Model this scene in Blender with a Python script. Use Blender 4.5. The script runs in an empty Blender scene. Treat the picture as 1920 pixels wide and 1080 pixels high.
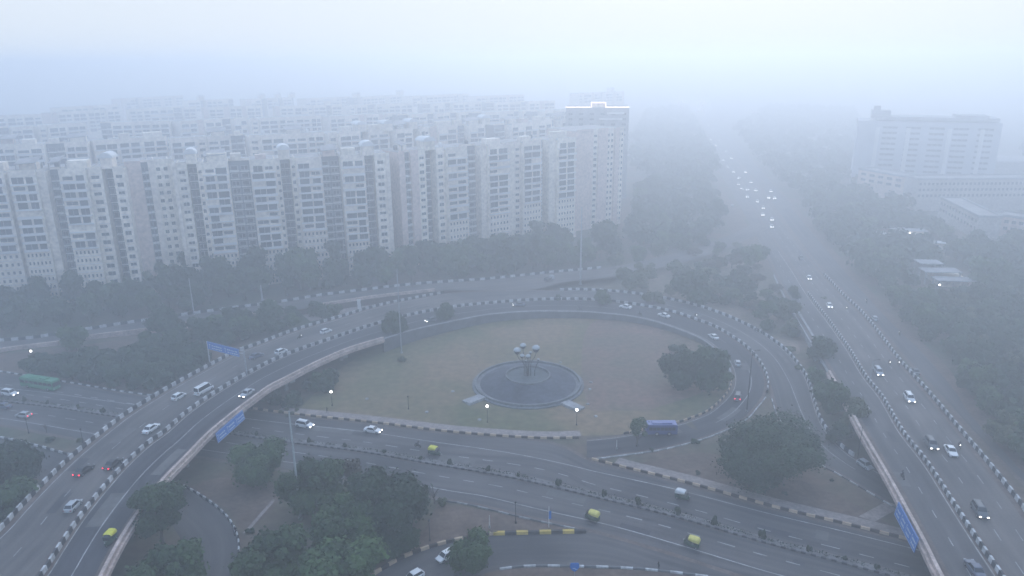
import bpy, bmesh, math, random
import numpy as np
from mathutils import Vector, Matrix, Euler

C = bpy.context.scene.collection
SC = bpy.context.scene
PI = math.pi
R = math.radians
rnd = random.Random(7)

# ------------------------------------------------------------------ camera
F, PITCH, ROLL, H = 1360.0, 17.35, -0.45, 85.0
cam_d = bpy.data.cameras.new('camera')
cam = bpy.data.objects.new('camera', cam_d); C.objects.link(cam)
MC = Matrix.Rotation(R(90 - PITCH), 3, 'X') @ Matrix.Rotation(R(ROLL), 3, 'Z')
cam.location = (0, 0, H); cam.rotation_euler = MC.to_euler()
cam_d.sensor_width = 36; cam_d.lens = 36 * F / 1920
cam_d.clip_start = 1; cam_d.clip_end = 12000
SC.camera = cam
MCT = MC.transposed()

def P(x, y, z=0.0):
    """the point of the horizontal plane z that the surveyed picture point (x, y) shows"""
    d = MC @ Vector(((x - 960) / F, (540 - y) / F, -1))
    t = (z - H) / d.z
    return Vector((d.x * t, d.y * t, z))

def proj(v):
    c = MCT @ (Vector(v) - Vector((0, 0, H)))
    return 960 + F * c.x / -c.z, 540 - F * c.y / -c.z, -c.z

def ztop(base, ty):
    """height above the plane of a post standing at base whose top shows at row ty"""
    lo, hi = base.z, base.z + 80
    for _ in range(40):
        m = (lo + hi) / 2
        if proj((base.x, base.y, m))[1] > ty: lo = m
        else: hi = m
    return lo

# ------------------------------------------------------------------ world, sun, exposure
SUN_EL, SUN_AZ = 30.0, 16.0      # azimuth clockwise from +Y (view direction)
w = bpy.data.worlds.new("World"); SC.world = w; w.use_nodes = True
nt = w.node_tree; nt.nodes.clear()
out = nt.nodes.new('ShaderNodeOutputWorld'); bg = nt.nodes.new('ShaderNodeBackground')
sky = nt.nodes.new('ShaderNodeTexSky'); sky.sky_type = 'NISHITA'; sky.sun_disc = False
sky.sun_elevation = R(SUN_EL); sky.sun_rotation = R(SUN_AZ)
sky.air_density = 1.0; sky.dust_density = 6.0; sky.ozone_density = 2.5; sky.altitude = 0
# overcast veil: the thick smog layer above evens the sky out
mix = nt.nodes.new('ShaderNodeMixRGB'); mix.inputs[0].default_value = 0.94
geo = nt.nodes.new('ShaderNodeTexCoord'); sep = nt.nodes.new('ShaderNodeSeparateXYZ'); ramp = nt.nodes.new('ShaderNodeMapRange')
nt.links.new(geo.outputs['Generated'], sep.inputs[0]); nt.links.new(sep.outputs['Z'], ramp.inputs[0])
ramp.inputs[1].default_value = 0.0; ramp.inputs[2].default_value = 0.55; ramp.interpolation_type = 'SMOOTHSTEP'
veil = nt.nodes.new('ShaderNodeMixRGB'); veil.inputs[1].default_value = (6.9, 7.5, 8.1, 1); veil.inputs[2].default_value = (5.0, 7.0, 10.8, 1)
nt.links.new(ramp.outputs[0], veil.inputs[0]); nt.links.new(veil.outputs[0], mix.inputs[2])
nt.links.new(sky.outputs[0], mix.inputs[1])
nt.links.new(mix.outputs[0], bg.inputs[0]); bg.inputs[1].default_value = 0.1
nt.links.new(bg.outputs[0], out.inputs[0])
sun_d = bpy.data.lights.new('sun', 'SUN'); sun_d.energy = 1.15; sun_d.angle = R(60); sun_d.color = (1, .97, .94)
sun = bpy.data.objects.new('sun', sun_d); C.objects.link(sun)
sd = Vector((math.sin(R(SUN_AZ)) * math.cos(R(SUN_EL)), math.cos(R(SUN_AZ)) * math.cos(R(SUN_EL)), math.sin(R(SUN_EL))))
sun.rotation_euler = (-sd).to_track_quat('-Z', 'Y').to_euler(); sun.location = (0, 0, 300)
SC.view_settings.view_transform = 'Standard'; SC.view_settings.look = 'None'
SC.view_settings.exposure = 0.3; SC.view_settings.gamma = 1
SC.render.engine = 'CYCLES'
SC.cycles.volume_bounces = 6; SC.cycles.max_bounces = 8; SC.cycles.diffuse_bounces = 2; SC.cycles.glossy_bounces = 2
SC.cycles.transmission_bounces = 2; SC.cycles.sample_clamp_indirect = 2.0
SC.cycles.use_denoising = True
SC.cycles.volume_step_rate = 1
HAZE = 0.0024

# ------------------------------------------------------------------ materials
def newmat(name):
    m = bpy.data.materials.new(name); m.use_nodes = True
    n = m.node_tree.nodes; b = n['Principled BSDF']
    return m, m.node_tree, b

def mat(name, col, rough=.8, var=.15, scale=.6, metal=0, col2=None, spec=None, scale2=None, rand=0.0, detail=6, bump=0):
    """noise-varied procedural surface; col2 is the second tone of the patches"""
    m, t, b = newmat(name)
    tc = t.nodes.new('ShaderNodeTexCoord'); nz = t.nodes.new('ShaderNodeTexNoise')
    nz.inputs['Scale'].default_value = scale; nz.inputs['Detail'].default_value = detail; nz.inputs['Roughness'].default_value = .6
    t.links.new(tc.outputs['Object'], nz.inputs['Vector'])
    cr = t.nodes.new('ShaderNodeValToRGB')
    c2 = col2 if col2 else tuple(c * (1 + var) for c in col)
    c1 = col if col2 else tuple(c * (1 - var) for c in col)
    cr.color_ramp.elements[0].position = .35; cr.color_ramp.elements[1].position = .65
    cr.color_ramp.elements[0].color = (*c1, 1); cr.color_ramp.elements[1].color = (*c2, 1)
    t.links.new(nz.outputs['Fac'], cr.inputs[0])
    last = cr.outputs[0]
    if scale2:
        n2 = t.nodes.new('ShaderNodeTexNoise'); n2.inputs['Scale'].default_value = scale2; n2.inputs['Detail'].default_value = 8
        t.links.new(tc.outputs['Object'], n2.inputs['Vector'])
        mr = t.nodes.new('ShaderNodeMapRange'); mr.inputs[1].default_value = .3; mr.inputs[2].default_value = .7
        mr.inputs[3].default_value = .72; mr.inputs[4].default_value = 1.28
        t.links.new(n2.outputs['Fac'], mr.inputs[0])
        mx = t.nodes.new('ShaderNodeVectorMath'); mx.operation = 'SCALE'
        t.links.new(last, mx.inputs[0]); t.links.new(mr.outputs[0], mx.inputs['Scale']); last = mx.outputs[0]
    if rand:
        oi = t.nodes.new('ShaderNodeObjectInfo'); hs = t.nodes.new('ShaderNodeHueSaturation')
        mr = t.nodes.new('ShaderNodeMapRange'); mr.inputs[3].default_value = 1 - rand; mr.inputs[4].default_value = 1 + rand
        t.links.new(oi.outputs['Random'], mr.inputs[0]); t.links.new(mr.outputs[0], hs.inputs['Value'])
        mh = t.nodes.new('ShaderNodeMapRange'); mh.inputs[3].default_value = .5 - rand * .06; mh.inputs[4].default_value = .5 + rand * .06
        ml = t.nodes.new('ShaderNodeMath'); ml.operation = 'FRACT'; mm = t.nodes.new('ShaderNodeMath'); mm.operation = 'MULTIPLY'; mm.inputs[1].default_value = 7.3
        t.links.new(oi.outputs['Random'], mm.inputs[0]); t.links.new(mm.outputs[0], ml.inputs[0]); t.links.new(ml.outputs[0], mh.inputs[0])
        t.links.new(mh.outputs[0], hs.inputs['Hue']); t.links.new(last, hs.inputs['Color']); last = hs.outputs[0]
    t.links.new(last, b.inputs['Base Color'])
    b.inputs['Roughness'].default_value = rough; b.inputs['Metallic'].default_value = metal
    if spec is not None: b.inputs['Specular IOR Level'].default_value = spec
    if bump:
        bp = t.nodes.new('ShaderNodeBump'); bp.inputs['Strength'].default_value = bump
        t.links.new(nz.outputs['Fac'], bp.inputs['Height']); t.links.new(bp.outputs[0], b.inputs['Normal'])
    return m

def glow(name, col, strength, base=(.8, .8, .8)):
    m, t, b = newmat(name)
    b.inputs['Base Color'].default_value = (*base, 1)
    b.inputs['Emission Color'].default_value = (*col, 1); b.inputs['Emission Strength'].default_value = strength
    m.cycles.emission_sampling = 'NONE'
    return m

def asphalt(name, col, edge=0.0):
    """asphalt with long wheel streaks (stretched along the road by its uv) and repair patches"""
    m, t, b = newmat(name)
    uv = t.nodes.new('ShaderNodeUVMap'); mp = t.nodes.new('ShaderNodeMapping'); mp.inputs['Scale'].default_value = (.02, .55, 1)
    n1 = t.nodes.new('ShaderNodeTexNoise'); n1.inputs['Scale'].default_value = 1; n1.inputs['Detail'].default_value = 5
    tc = t.nodes.new('ShaderNodeTexCoord')
    n2 = t.nodes.new('ShaderNodeTexNoise'); n2.inputs['Scale'].default_value = .05; n2.inputs['Detail'].default_value = 8
    n3 = t.nodes.new('ShaderNodeTexNoise'); n3.inputs['Scale'].default_value = 3; n3.inputs['Detail'].default_value = 4
    t.links.new(uv.outputs[0], mp.inputs[0]); t.links.new(mp.outputs[0], n1.inputs[0])
    t.links.new(tc.outputs['Object'], n2.inputs[0]); t.links.new(tc.outputs['Object'], n3.inputs[0])
    a = t.nodes.new('ShaderNodeMath'); a.operation = 'ADD'; t.links.new(n1.outputs['Fac'], a.inputs[0]); t.links.new(n2.outputs['Fac'], a.inputs[1])
    a2 = t.nodes.new('ShaderNodeMath'); a2.operation = 'MULTIPLY_ADD'; a2.inputs[1].default_value = .35
    t.links.new(n3.outputs['Fac'], a2.inputs[0]); t.links.new(a.outputs[0], a2.inputs[2])
    cr = t.nodes.new('ShaderNodeValToRGB'); e = cr.color_ramp.elements
    e[0].position = .72; e[1].position = 1.0
    mr = t.nodes.new('ShaderNodeMapRange'); mr.inputs[1].default_value = .8; mr.inputs[2].default_value = 1.6
    t.links.new(a2.outputs[0], mr.inputs[0])
    e[0].position = .22; e[1].position = .78
    e[0].color = (*[c * .58 for c in col], 1); e[1].color = (col[0] * 1.55, col[1] * 1.42, col[2] * 1.28, 1)
    t.links.new(mr.outputs[0], cr.inputs[0]); t.links.new(cr.outputs[0], b.inputs['Base Color'])
    b.inputs['Roughness'].default_value = .85
    return m

M = {}
M['asphalt'] = asphalt('asphalt_grey', (.075, .075, .08))
M['asphalt_dark'] = asphalt('asphalt_dark', (.042, .045, .055))
M['asphalt_pale'] = asphalt('asphalt_pale', (.10, .095, .095))
M['paint'] = mat('road_paint', (.34, .34, .33), .7, .35, .4)
M['white'] = mat('kerb_white', (.46, .46, .45), .8, .22, .5, scale2=1.3)
M['black'] = mat('kerb_black', (.03, .03, .033), .8, .3, .5, scale2=1.3)
M['cream'] = mat('kerb_cream', (.50, .38, .26), .85, .2, .5)
M['brownk'] = mat('kerb_brown', (.04, .028, .024), .85, .2, .5)
M['yellowk'] = mat('kerb_yellow', (.50, .36, .08), .8, .22, .7)
M['parapet'] = mat('parapet_concrete', (.46, .36, .31), .85, .25, .35, scale2=2)
M['concrete'] = mat('concrete', (.30, .30, .30), .85, .2, .3, scale2=2)
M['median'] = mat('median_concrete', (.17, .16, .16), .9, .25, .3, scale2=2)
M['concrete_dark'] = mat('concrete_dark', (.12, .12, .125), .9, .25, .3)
M['paving'] = mat('paving', (.26, .22, .20), .9, .2, .25, scale2=1.5)
M['dust'] = mat('road_dust', (.13, .10, .085), .95, .25, .25, scale2=1.5)
M['wall_muted'] = mat('wall_muted', (.42, .39, .36), .9, .15, .12, scale2=.8)
M['dirt'] = mat('dirt', (.12, .085, .065), .95, .25, .2, scale2=1)
M['ground'] = mat('ground_soil_grass', (.062, .078, .045), .95, 0, .035, col2=(.135, .092, .068), scale2=.5, detail=10)
M['lawn'] = mat('lawn_dry', (.10, .105, .045), .95, 0, .035, col2=(.20, .14, .08), scale2=.5, detail=10)
for k_ in ('lawn', 'ground'):
    e_ = [n for n in M[k_].node_tree.nodes if n.type == 'VALTORGB'][0].color_ramp.elements; e_[0].position = .36; e_[1].position = .60
M['wall'] = mat('wall_offwhite', (.76, .67, .55), .85, .12, .12, scale2=.8, rand=.10)
M['pink'] = mat('wall_pinkish', (.64, .50, .42), .85, .10, .12, scale2=.8, rand=.06)
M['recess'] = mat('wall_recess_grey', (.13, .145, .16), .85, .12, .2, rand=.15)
M['glass'] = mat('window_glass', (.035, .045, .055), .25, .3, .2, rand=.6)
M['frame'] = mat('window_frame', (.55, .54, .52), .6, .1, 1)
M['slab'] = mat('balcony_white', (.68, .67, .64), .8, .1, .5, rand=.08)
M['roof'] = mat('roof_screed', (.32, .30, .28), .9, .2, .15, scale2=1)
M['tank'] = mat('tank_dark', (.08, .085, .09), .7, .2, 1)
M['metal'] = mat('galvanised_steel', (.42, .44, .45), .5, .12, 2, metal=.4)
M['darkmetal'] = mat('dark_metal', (.03, .032, .036), .5, .2, 2, metal=.2)
M['sign'] = mat('sign_blue', (.005, .15, .50), .5, .06, 1)
M['signtext'] = mat('sign_lettering', (.50, .60, .68), .5, .03, 1)
M['trunk'] = mat('bark', (.09, .07, .055), .9, .3, 2)
M['stone'] = mat('fountain_stone', (.16, .165, .17), .9, .2, .25, scale2=1.4)
M['stone_dark'] = mat('fountain_slope', (.075, .08, .095), .95, .35, .25, scale2=1.2, spec=.2)
M['bowl'] = mat('bowl_white', (.42, .44, .44), .6, .1, 1)
M['rubber'] = mat('rubber', (.02, .02, .02), .85, .2, 3)
M['carglass'] = mat('car_glass', (.02, .025, .03), .12, .2, 1)
M['chrome'] = mat('rim_alloy', (.4, .4, .42), .35, .1, 4, metal=.7)
M['skin'] = mat('skin', (.22, .13, .09), .7, .1, 4)
M['cloth_dark'] = mat('cloth_dark', (.03, .032, .045), .9, .2, 4)
M['cloth_blue'] = mat('cloth_blue', (.06, .08, .14), .9, .2, 4)
M['hair'] = mat('hair_black', (.012, .012, .012), .8, .2, 8)
M['headlamp'] = glow('headlamp_lit', (1, .97, .92), 6)
M['headlamp_far'] = glow('headlamp_far_lit', (1, .98, .95), 12)
M['headlamp_off'] = mat('headlamp_unlit', (.5, .52, .54), .2, .05, 4)
M['tail'] = glow('tail_lamp_lit', (1, .03, .06), 3.5, (.5, .02, .02))
M['tail_off'] = mat('tail_lamp_unlit', (.30, .02, .02), .3, .1, 4)
M['lamp'] = glow('lantern_lit', (1, .97, .93), 7)
M['led'] = glow('led_strip', (1, .76, .76), 2.6)

def paint(name, col, rough=.45, metal=.1):
    m, t, b = newmat(name)
    tc = t.nodes.new('ShaderNodeTexCoord'); nz = t.nodes.new('ShaderNodeTexNoise'); nz.inputs['Scale'].default_value = 1.5
    t.links.new(tc.outputs['Object'], nz.inputs[0]); cr = t.nodes.new('ShaderNodeValToRGB')
    cr.color_ramp.elements[0].color = (*[c * .85 for c in col], 1); cr.color_ramp.elements[1].color = (*col, 1)
    t.links.new(nz.outputs['Fac'], cr.inputs[0]); t.links.new(cr.outputs[0], b.inputs['Base Color'])
    b.inputs['Roughness'].default_value = rough; b.inputs['Metallic'].default_value = metal
    b.inputs['Coat Weight'].default_value = .1
    return m
PAINT = {k: paint('paint_' + k, v) for k, v in dict(white=(.78, .78, .76), silver=(.45, .47, .48), black=(.02, .022, .026),
         grey=(.12, .13, .14), slate=(.10, .12, .17), darkred=(.10, .015, .02), green=(.05, .26, .13), blue=(.02, .05, .22), paleblue=(.10, .14, .35)).items()}
PAINT['yellow'] = mat('canopy_yellow', (.62, .58, .05), .7, .12, 2)
PAINT['cream'] = mat('canopy_cream', (.62, .55, .14), .7, .12, 2)
PAINT['canopy_white'] = mat('canopy_white', (.62, .62, .60), .7, .12, 2)
PAINT['tub'] = mat('rickshaw_green', (.02, .06, .035), .5, .2, 2)

def foliage(name, c1, c2):
    m, t, b = newmat(name)
    at = t.nodes.new('ShaderNodeAttribute'); at.attribute_name = 'tone'
    cr = t.nodes.new('ShaderNodeValToRGB'); cr.color_ramp.elements[0].color = (*c1, 1); cr.color_ramp.elements[1].color = (*c2, 1)
    t.links.new(at.outputs['Fac'], cr.inputs[0])
    oi = t.nodes.new('ShaderNodeObjectInfo'); hs = t.nodes.new('ShaderNodeHueSaturation')
    mr = t.nodes.new('ShaderNodeMapRange'); mr.inputs[3].default_value = .8; mr.inputs[4].default_value = 1.15
    t.links.new(oi.outputs['Random'], mr.inputs[0]); t.links.new(mr.outputs[0], hs.inputs['Value'])
    t.links.new(cr.outputs[0], hs.inputs['Color']); t.links.new(hs.outputs[0], b.inputs['Base Color'])
    b.inputs['Roughness'].default_value = .7; b.inputs['Specular IOR Level'].default_value = .25
    return m
M['leaf'] = foliage('leaf_green', (.018, .042, .018), (.065, .115, .035))
M['leaf_dark'] = foliage('leaf_dark', (.010, .027, .015), (.036, .07, .028))
M['leaf_olive'] = foliage('leaf_olive', (.04, .055, .025), (.105, .115, .05))
M['leaf_dry'] = foliage('leaf_dry', (.045, .04, .028), (.11, .085, .055))

# ------------------------------------------------------------------ mesh builder
class MB:
    def __init__(s): s.v = []; s.f = []; s.m = []; s.uv = None
    def add(s, vs, fs, mi=0):
        o = len(s.v); s.v += [tuple(v) for v in vs]
        s.f += [tuple(i + o for i in f) for f in fs]; s.m += [mi] * len(fs); return s
    def box(s, c, d, rz=0, mi=0, taper=1.0):
        x, y, z = d[0] / 2, d[1] / 2, d[2] / 2; cs, sn = math.cos(rz), math.sin(rz); vs = []
        for zz, k in ((-z, 1), (z, taper)):
            for a, b in ((-x, -y), (x, -y), (x, y), (-x, y)):
                a *= k; b *= k; vs.append((c[0] + a * cs - b * sn, c[1] + a * sn + b * cs, c[2] + zz))
        return s.add(vs, [(3, 2, 1, 0), (4, 5, 6, 7), (0, 1, 5, 4), (1, 2, 6, 5), (2, 3, 7, 6), (3, 0, 4, 7)], mi)
    def tube(s, pts, rs, n=8, mi=0, cap=True):
        pts = [Vector(p) for p in pts]
        if not hasattr(rs, '__len__'): rs = [rs] * len(pts)
        vs = []
        for i, p in enumerate(pts):
            d = (pts[min(i + 1, len(pts) - 1)] - pts[max(i - 1, 0)]).normalized()
            a = d.orthogonal().normalized() if abs(d.z) < .99 else Vector((1, 0, 0)); b = d.cross(a)
            a = b.cross(d)
            for k in range(n):
                t = 2 * PI * k / n; vs.append(p + (a * math.cos(t) + b * math.sin(t)) * rs[i])
        fs = [(i * n + k, i * n + (k + 1) % n, (i + 1) * n + (k + 1) % n, (i + 1) * n + k) for i in range(len(pts) - 1) for k in range(n)]
        if cap: fs += [tuple(range(n))[::-1], tuple(range((len(pts) - 1) * n, len(pts) * n))]
        return s.add(vs, fs, mi)
    def lathe(s, c, prof, n=24, mi=0, cap=False):
        vs = [(c[0] + r * math.cos(2 * PI * k / n), c[1] + r * math.sin(2 * PI * k / n), c[2] + z) for r, z in prof for k in range(n)]
        fs = [(i * n + k, i * n + (k + 1) % n, (i + 1) * n + (k + 1) % n, (i + 1) * n + k) for i in range(len(prof) - 1) for k in range(n)]
        if cap: fs.append(tuple(range((len(prof) - 1) * n, len(prof) * n)))
        return s.add(vs, fs, mi)
    def sweep(s, poly, sec, mids=None, closed=True, caps=True):
        """sweep the section [(side, z)] along poly; mids gives a material index per segment"""
        n = len(sec); vs = []
        for i, p in enumerate(poly):
            d = poly[min(i + 1, len(poly) - 1)] - poly[max(i - 1, 0)]; d.z = 0; d.normalize()
            rt = Vector((d.y, -d.x, 0))
            for a, z in sec: vs.append(p + rt * a + Vector((0, 0, z)))
        o = len(s.v); s.v += [tuple(v) for v in vs]
        rng = range(n) if closed else range(n - 1)
        for i in range(len(poly) - 1):
            for k in rng:
                s.f.append((o + i * n + k, o + i * n + (k + 1) % n, o + (i + 1) * n + (k + 1) % n, o + (i + 1) * n + k))
                s.m.append(mids[i] if mids else 0)
        if caps and closed:
            s.f.append(tuple(o + k for k in range(n))[::-1]); s.m.append(mids[0] if mids else 0)
            s.f.append(tuple(o + (len(poly) - 1) * n + k for k in range(n))); s.m.append(mids[-1] if mids else 0)
        return s
    def mesh(s, name, mats, smooth=False):
        me = bpy.data.meshes.new(name); me.from_pydata(s.v, [], s.f)
        for m in (mats if isinstance(mats, (list, tuple)) else [mats]): me.materials.append(m)
        if len(me.materials) > 1: me.polygons.foreach_set('material_index', s.m)
        if smooth: me.polygons.foreach_set('use_smooth', [True] * len(s.f))
        me.update(); return me
    def build(s, name, mats, parent=None, smooth=False, loc=None):
        o = bpy.data.objects.new(name, s.mesh(name, mats, smooth)); C.objects.link(o)
        if parent: o.parent = parent
        if loc is not None: o.location = loc
        return o

def tag(o, label=None, cat=None, group=None, kind=None):
    if label: o['label'] = label
    if cat: o['category'] = cat
    if group: o['group'] = group
    if kind: o['kind'] = kind
    return o
def empty(name, loc=(0, 0, 0), rz=0, label=None, cat=None, group=None):
    o = bpy.data.objects.new(name, None); C.objects.link(o); o.location = loc; o.rotation_euler = (0, 0, rz)
    o.empty_display_size = .5
    return tag(o, label, cat, group)
def inst(name, me, parent=None, loc=(0, 0, 0), rz=0, scale=(1, 1, 1)):
    o = bpy.data.objects.new(name, me); C.objects.link(o)
    if parent: o.parent = parent
    o.location = loc; o.rotation_euler = (0, 0, rz); o.scale = scale; return o
KIDS = {}
def copy_tree(o, parent=None):
    c = o.copy(); C.objects.link(c); c.parent = parent
    for ch in KIDS.setdefault(o.name, list(o.children)): copy_tree(ch, c)
    return c

# ------------------------------------------------------------------ curves
def cr(pts, sub=10):
    pts = [Vector(p) for p in pts]; q = [pts[0] * 2 - pts[1]] + pts + [pts[-1] * 2 - pts[-2]]; o = []
    for i in range(1, len(q) - 2):
        for k in range(sub):
            t = k / sub; a, b, c, d = q[i - 1], q[i], q[i + 1], q[i + 2]
            o.append(.5 * ((2 * b) + (c - a) * t + (2 * a - 5 * b + 4 * c - d) * t * t + (3 * b - a - 3 * c + d) * t ** 3))
    o.append(pts[-1]); return o
def W(pp): return cr([P(*p) for p in pp])
def plen(poly): return sum((poly[i + 1] - poly[i]).length for i in range(len(poly) - 1))
def resample(poly, step=None, n=None):
    L = plen(poly)
    if n is None: n = max(1, int(round(L / step)))
    o = [poly[0]]; acc = 0; j = 0; seg = (poly[1] - poly[0]).length
    for k in range(1, n):
        t = L * k / n
        while acc + seg < t and j < len(poly) - 2: acc += seg; j += 1; seg = (poly[j + 1] - poly[j]).length
        o.append(poly[j].lerp(poly[j + 1], (t - acc) / max(seg, 1e-6)))
    o.append(poly[-1]); return o

def strip(name, left, right, m, n=60, dz=0.0, label=None):
    L, Rr = resample(W(left), n=n), resample(W(right), n=n)
    b = MB(); K = 6; vs = []; uvs = []; dist = 0
    for i in range(n + 1):
        if i: dist += ((L[i] + Rr[i]) / 2 - (L[i - 1] + Rr[i - 1]) / 2).length
        wd = (L[i] - Rr[i]).length
        for k in range(K + 1): vs.append(L[i].lerp(Rr[i], k / K) + Vector((0, 0, dz))); uvs.append((dist, wd * k / K))
    fs = [(i * (K + 1) + k, (i + 1) * (K + 1) + k, (i + 1) * (K + 1) + k + 1, i * (K + 1) + k + 1) for i in range(n) for k in range(K)]
    b.add(vs, fs); o = b.build(name, m); me = o.data
    ul = me.uv_layers.new(name='UVMap'); li = np.empty(len(me.loops), int); me.loops.foreach_get('vertex_index', li)
    ul.data.foreach_set('uv', np.array(uvs)[li].astype('f').ravel())
    # faces up
    if me.polygons[0].normal.z < 0: me.flip_normals()
    tag(o, label, kind='structure')
    return o, L, Rr

def lane(b, L, Rr, frac, dash=None, gap=None, wd=.22, dz=.034, off=None, t0=0, t1=1):
    ctr = []
    n = len(L) - 1
    for i in range(n + 1):
        if not (t0 <= i / n <= t1): continue
        a, c = L[i], Rr[i]
        ctr.append(a.lerp(c, frac) if off is None else (a + (c - a).normalized() * off if off > 0 else c + (a - c).normalized() * -off))
    if len(ctr) < 2: return
    T = plen(ctr)
    if dash is None: segs = [(0, T)]
    else: segs = []; s = 1.0
    if dash:
        while s + dash < T: segs.append((s, s + dash)); s += dash + gap
    fine = resample(ctr, step=.8); N = len(fine) - 1
    for s0, s1 in segs:
        i0, i1 = int(s0 / T * N), max(int(s0 / T * N) + 1, int(s1 / T * N))
        b.sweep(fine[i0:i1 + 1], [(-wd / 2, dz), (wd / 2, dz)], closed=False)

def striped(name, pp, h, wd, period, mats, label, cat, dz=0, group=None, poly=None, taper=.7):
    """a kerb or crash barrier painted in alternating blocks"""
    pl = resample(poly or W(pp), step=period / 2); b = MB()
    sec = [(-wd / 2, 0), (-wd / 2 * taper, h), (wd / 2 * taper, h), (wd / 2, 0)]
    sec = [(a, z + dz - .02) for a, z in sec]
    b.sweep(pl, sec, mids=[i % 2 for i in range(len(pl) - 1)])
    o = b.build(name, mats); return tag(o, label, cat, group)
# ------------------------------------------------------------------ ground and roads
g = MB(); nG = 24
xs = [-3000 + 6000 * i / nG for i in range(nG + 1)]; ys = [-200 + 3300 * i / nG for i in range(nG + 1)]
g.add([(x, y, 0) for y in ys for x in xs], [(j * (nG + 1) + i, j * (nG + 1) + i + 1, (j + 1) * (nG + 1) + i + 1, (j + 1) * (nG + 1) + i) for j in range(nG) for i in range(nG)])
tag(g.build('ground', M['ground']), kind='structure')

def sheet(name, pp, m, z=.01, label=None):
    pts = [P(x, y, z) for x, y in pp]; me = bpy.data.meshes.new(name); bm = bmesh.new()
    vs = [bm.verts.new(p) for p in pts]; f = bm.faces.new(vs)
    if f.normal.z < 0: bmesh.ops.reverse_faces(bm, faces=[f])
    bmesh.ops.triangulate(bm, faces=bm.faces[:]); bm.normal_update()
    for f in bm.faces:
        if f.normal.z < 0: f.normal_flip()
    bm.to_mesh(me); bm.free(); me.materials.append(m); o = bpy.data.objects.new(name, me); C.objects.link(o)
    return tag(o, label, kind='structure')

def smooth2d(pp, sub=8): return [(v.x, v.y) for v in cr([(x, y, 0) for x, y in pp], sub)]

lawn_pp = smooth2d([(560, 768), (640, 690), (720, 645), (815, 611), (915, 594), (1065, 590), (1190, 600), (1315, 642), (1368, 695), (1352, 745), (1265, 794), (1170, 814), (1000, 816), (850, 803), (700, 784), (560, 768)])[:-1]
sheet('lawn', lawn_pp, M['lawn'], .008)

MK = {}
def marks(name): return MK.setdefault(name, MB())
# lower arterial road, upper carriageway (traffic runs right)
med = [(-120, 737, 0), (0, 750, 0), (100, 761, 0), (225, 780, 0), (380, 803, 0), (530, 825, 0), (685, 845, 0), (810, 867, 0), (920, 885, 0), (1000, 901, 0), (1130, 932, 0), (1265, 965, 0), (1440, 1015, 0), (1575, 1050, 0), (1750, 1097, 0), (1900, 1140, 0)]
topk = [(-120, 685, 0), (0, 697, 0), (120, 716, 0), (240, 736, 0), (400, 757, 0), (550, 777, 0), (700, 793, 0), (850, 811, 0), (1000, 822, 0), (1060, 836, 0), (1110, 862, 0), (1170, 877, 0), (1300, 909, 0), (1450, 951, 0), (1600, 987, 0), (1740, 1022, 0), (1900, 1066, 0)]
botk = [(-120, 782, 0), (0, 800, 0), (75, 814, 0), (150, 828, 0), (300, 850, 0), (530, 884, 0), (700, 915, 0), (817, 938, 0), (880, 947, 0), (975, 970, 0), (1100, 997, 0), (1250, 1040, 0), (1400, 1088, 0), (1560, 1130, 0), (1700, 1180, 0)]
road, A1, A2 = strip('road', topk, med, M['asphalt'], 120, .020)
b = marks('a'); lane(b, A1, A2, 0, off=-9.2); lane(b, A1, A2, .72, 2.6, 3.3); lane(b, A1, A2, .45, 2.6, 3.3, t0=0, t1=.33)
road2, B1, B2 = strip('road', med, botk, M['asphalt'], 120, .020)
lane(b, B1, B2, .36, 2.6, 3.3); lane(b, B1, B2, .70); lane(b, B1, B2, 0, off=.9, wd=.16)
# slip roads beside it
slipL = [(640, 1130, 0), (700, 1078, 0), (760, 1044, 0), (840, 1017, 0), (930, 1001, 0), (1100, 998, 0), (1250, 1040, 0), (1400, 1088, 0)]
slipR = [(800, 1190, 0), (850, 1120, 0), (890, 1085, 0), (937, 1068, 0), (1000, 1062, 0), (1155, 1065, 0), (1255, 1073, 0), (1400, 1092, 0)]
s1, S1, S2 = strip('slip_road', slipL, slipR, M['asphalt'], 50, .012)
lpL = [(-100, 806, 0), (0, 821, 0), (75, 838, 0), (130, 853, 0), (250, 880, 0), (345, 912, 0), (380, 932, 0), (420, 963, 0), (445, 1003, 0), (448, 1050, 0), (430, 1120, 0)]
lpR = [(-100, 862, 0), (0, 884, 0), (100, 905, 0), (180, 920, 0), (250, 940, 0), (290, 955, 0), (318, 980, 0), (338, 1010, 0), (346, 1040, 0), (345, 1070, 0), (330, 1140, 0)]
strip('slip_road', lpL, lpR, M['asphalt'], 50, .012)

# left flyover and the ring it feeds
FL = [(-130, 1110, 7), (-60, 1048, 7), (0, 995, 7), (37, 955, 7), (85, 905, 7), (130, 862, 7), (166, 832, 7), (200, 805, 7), (237, 777, 7), (295, 741, 7), (342, 714, 6.9), (392, 687, 6.6), (440, 662, 6.2), (484, 646, 5.8), (550, 621, 5.1), (635, 596, 4.2), (702, 576, 3.6), (772, 561, 3), (832, 550, 2.7)]
FM = [(40, 1130, 7), (82, 1075, 7), (111, 1030, 7), (150, 972, 7), (190, 922, 7), (231, 876, 7), (275, 835, 7), (310, 810, 7), (350, 775, 7), (400, 740, 6.9), (467, 700, 6.6), (535, 667, 6), (622, 636, 5.1), (697, 611, 4.4), (772, 591, 3.7), (855, 576, 3.1), (925, 569, 2.7), (990, 564, 2.5), (1065, 562, 2.3), (1105, 563, 2.2), (1155, 567, 2.1), (1215, 576, 1.9), (1265, 587, 1.7), (1315, 604, 1.5), (1347, 617, 1.3), (1390, 644, 1), (1415, 667, .75), (1432, 692, .5), (1440, 716, .3), (1438, 737, .15)]
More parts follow.
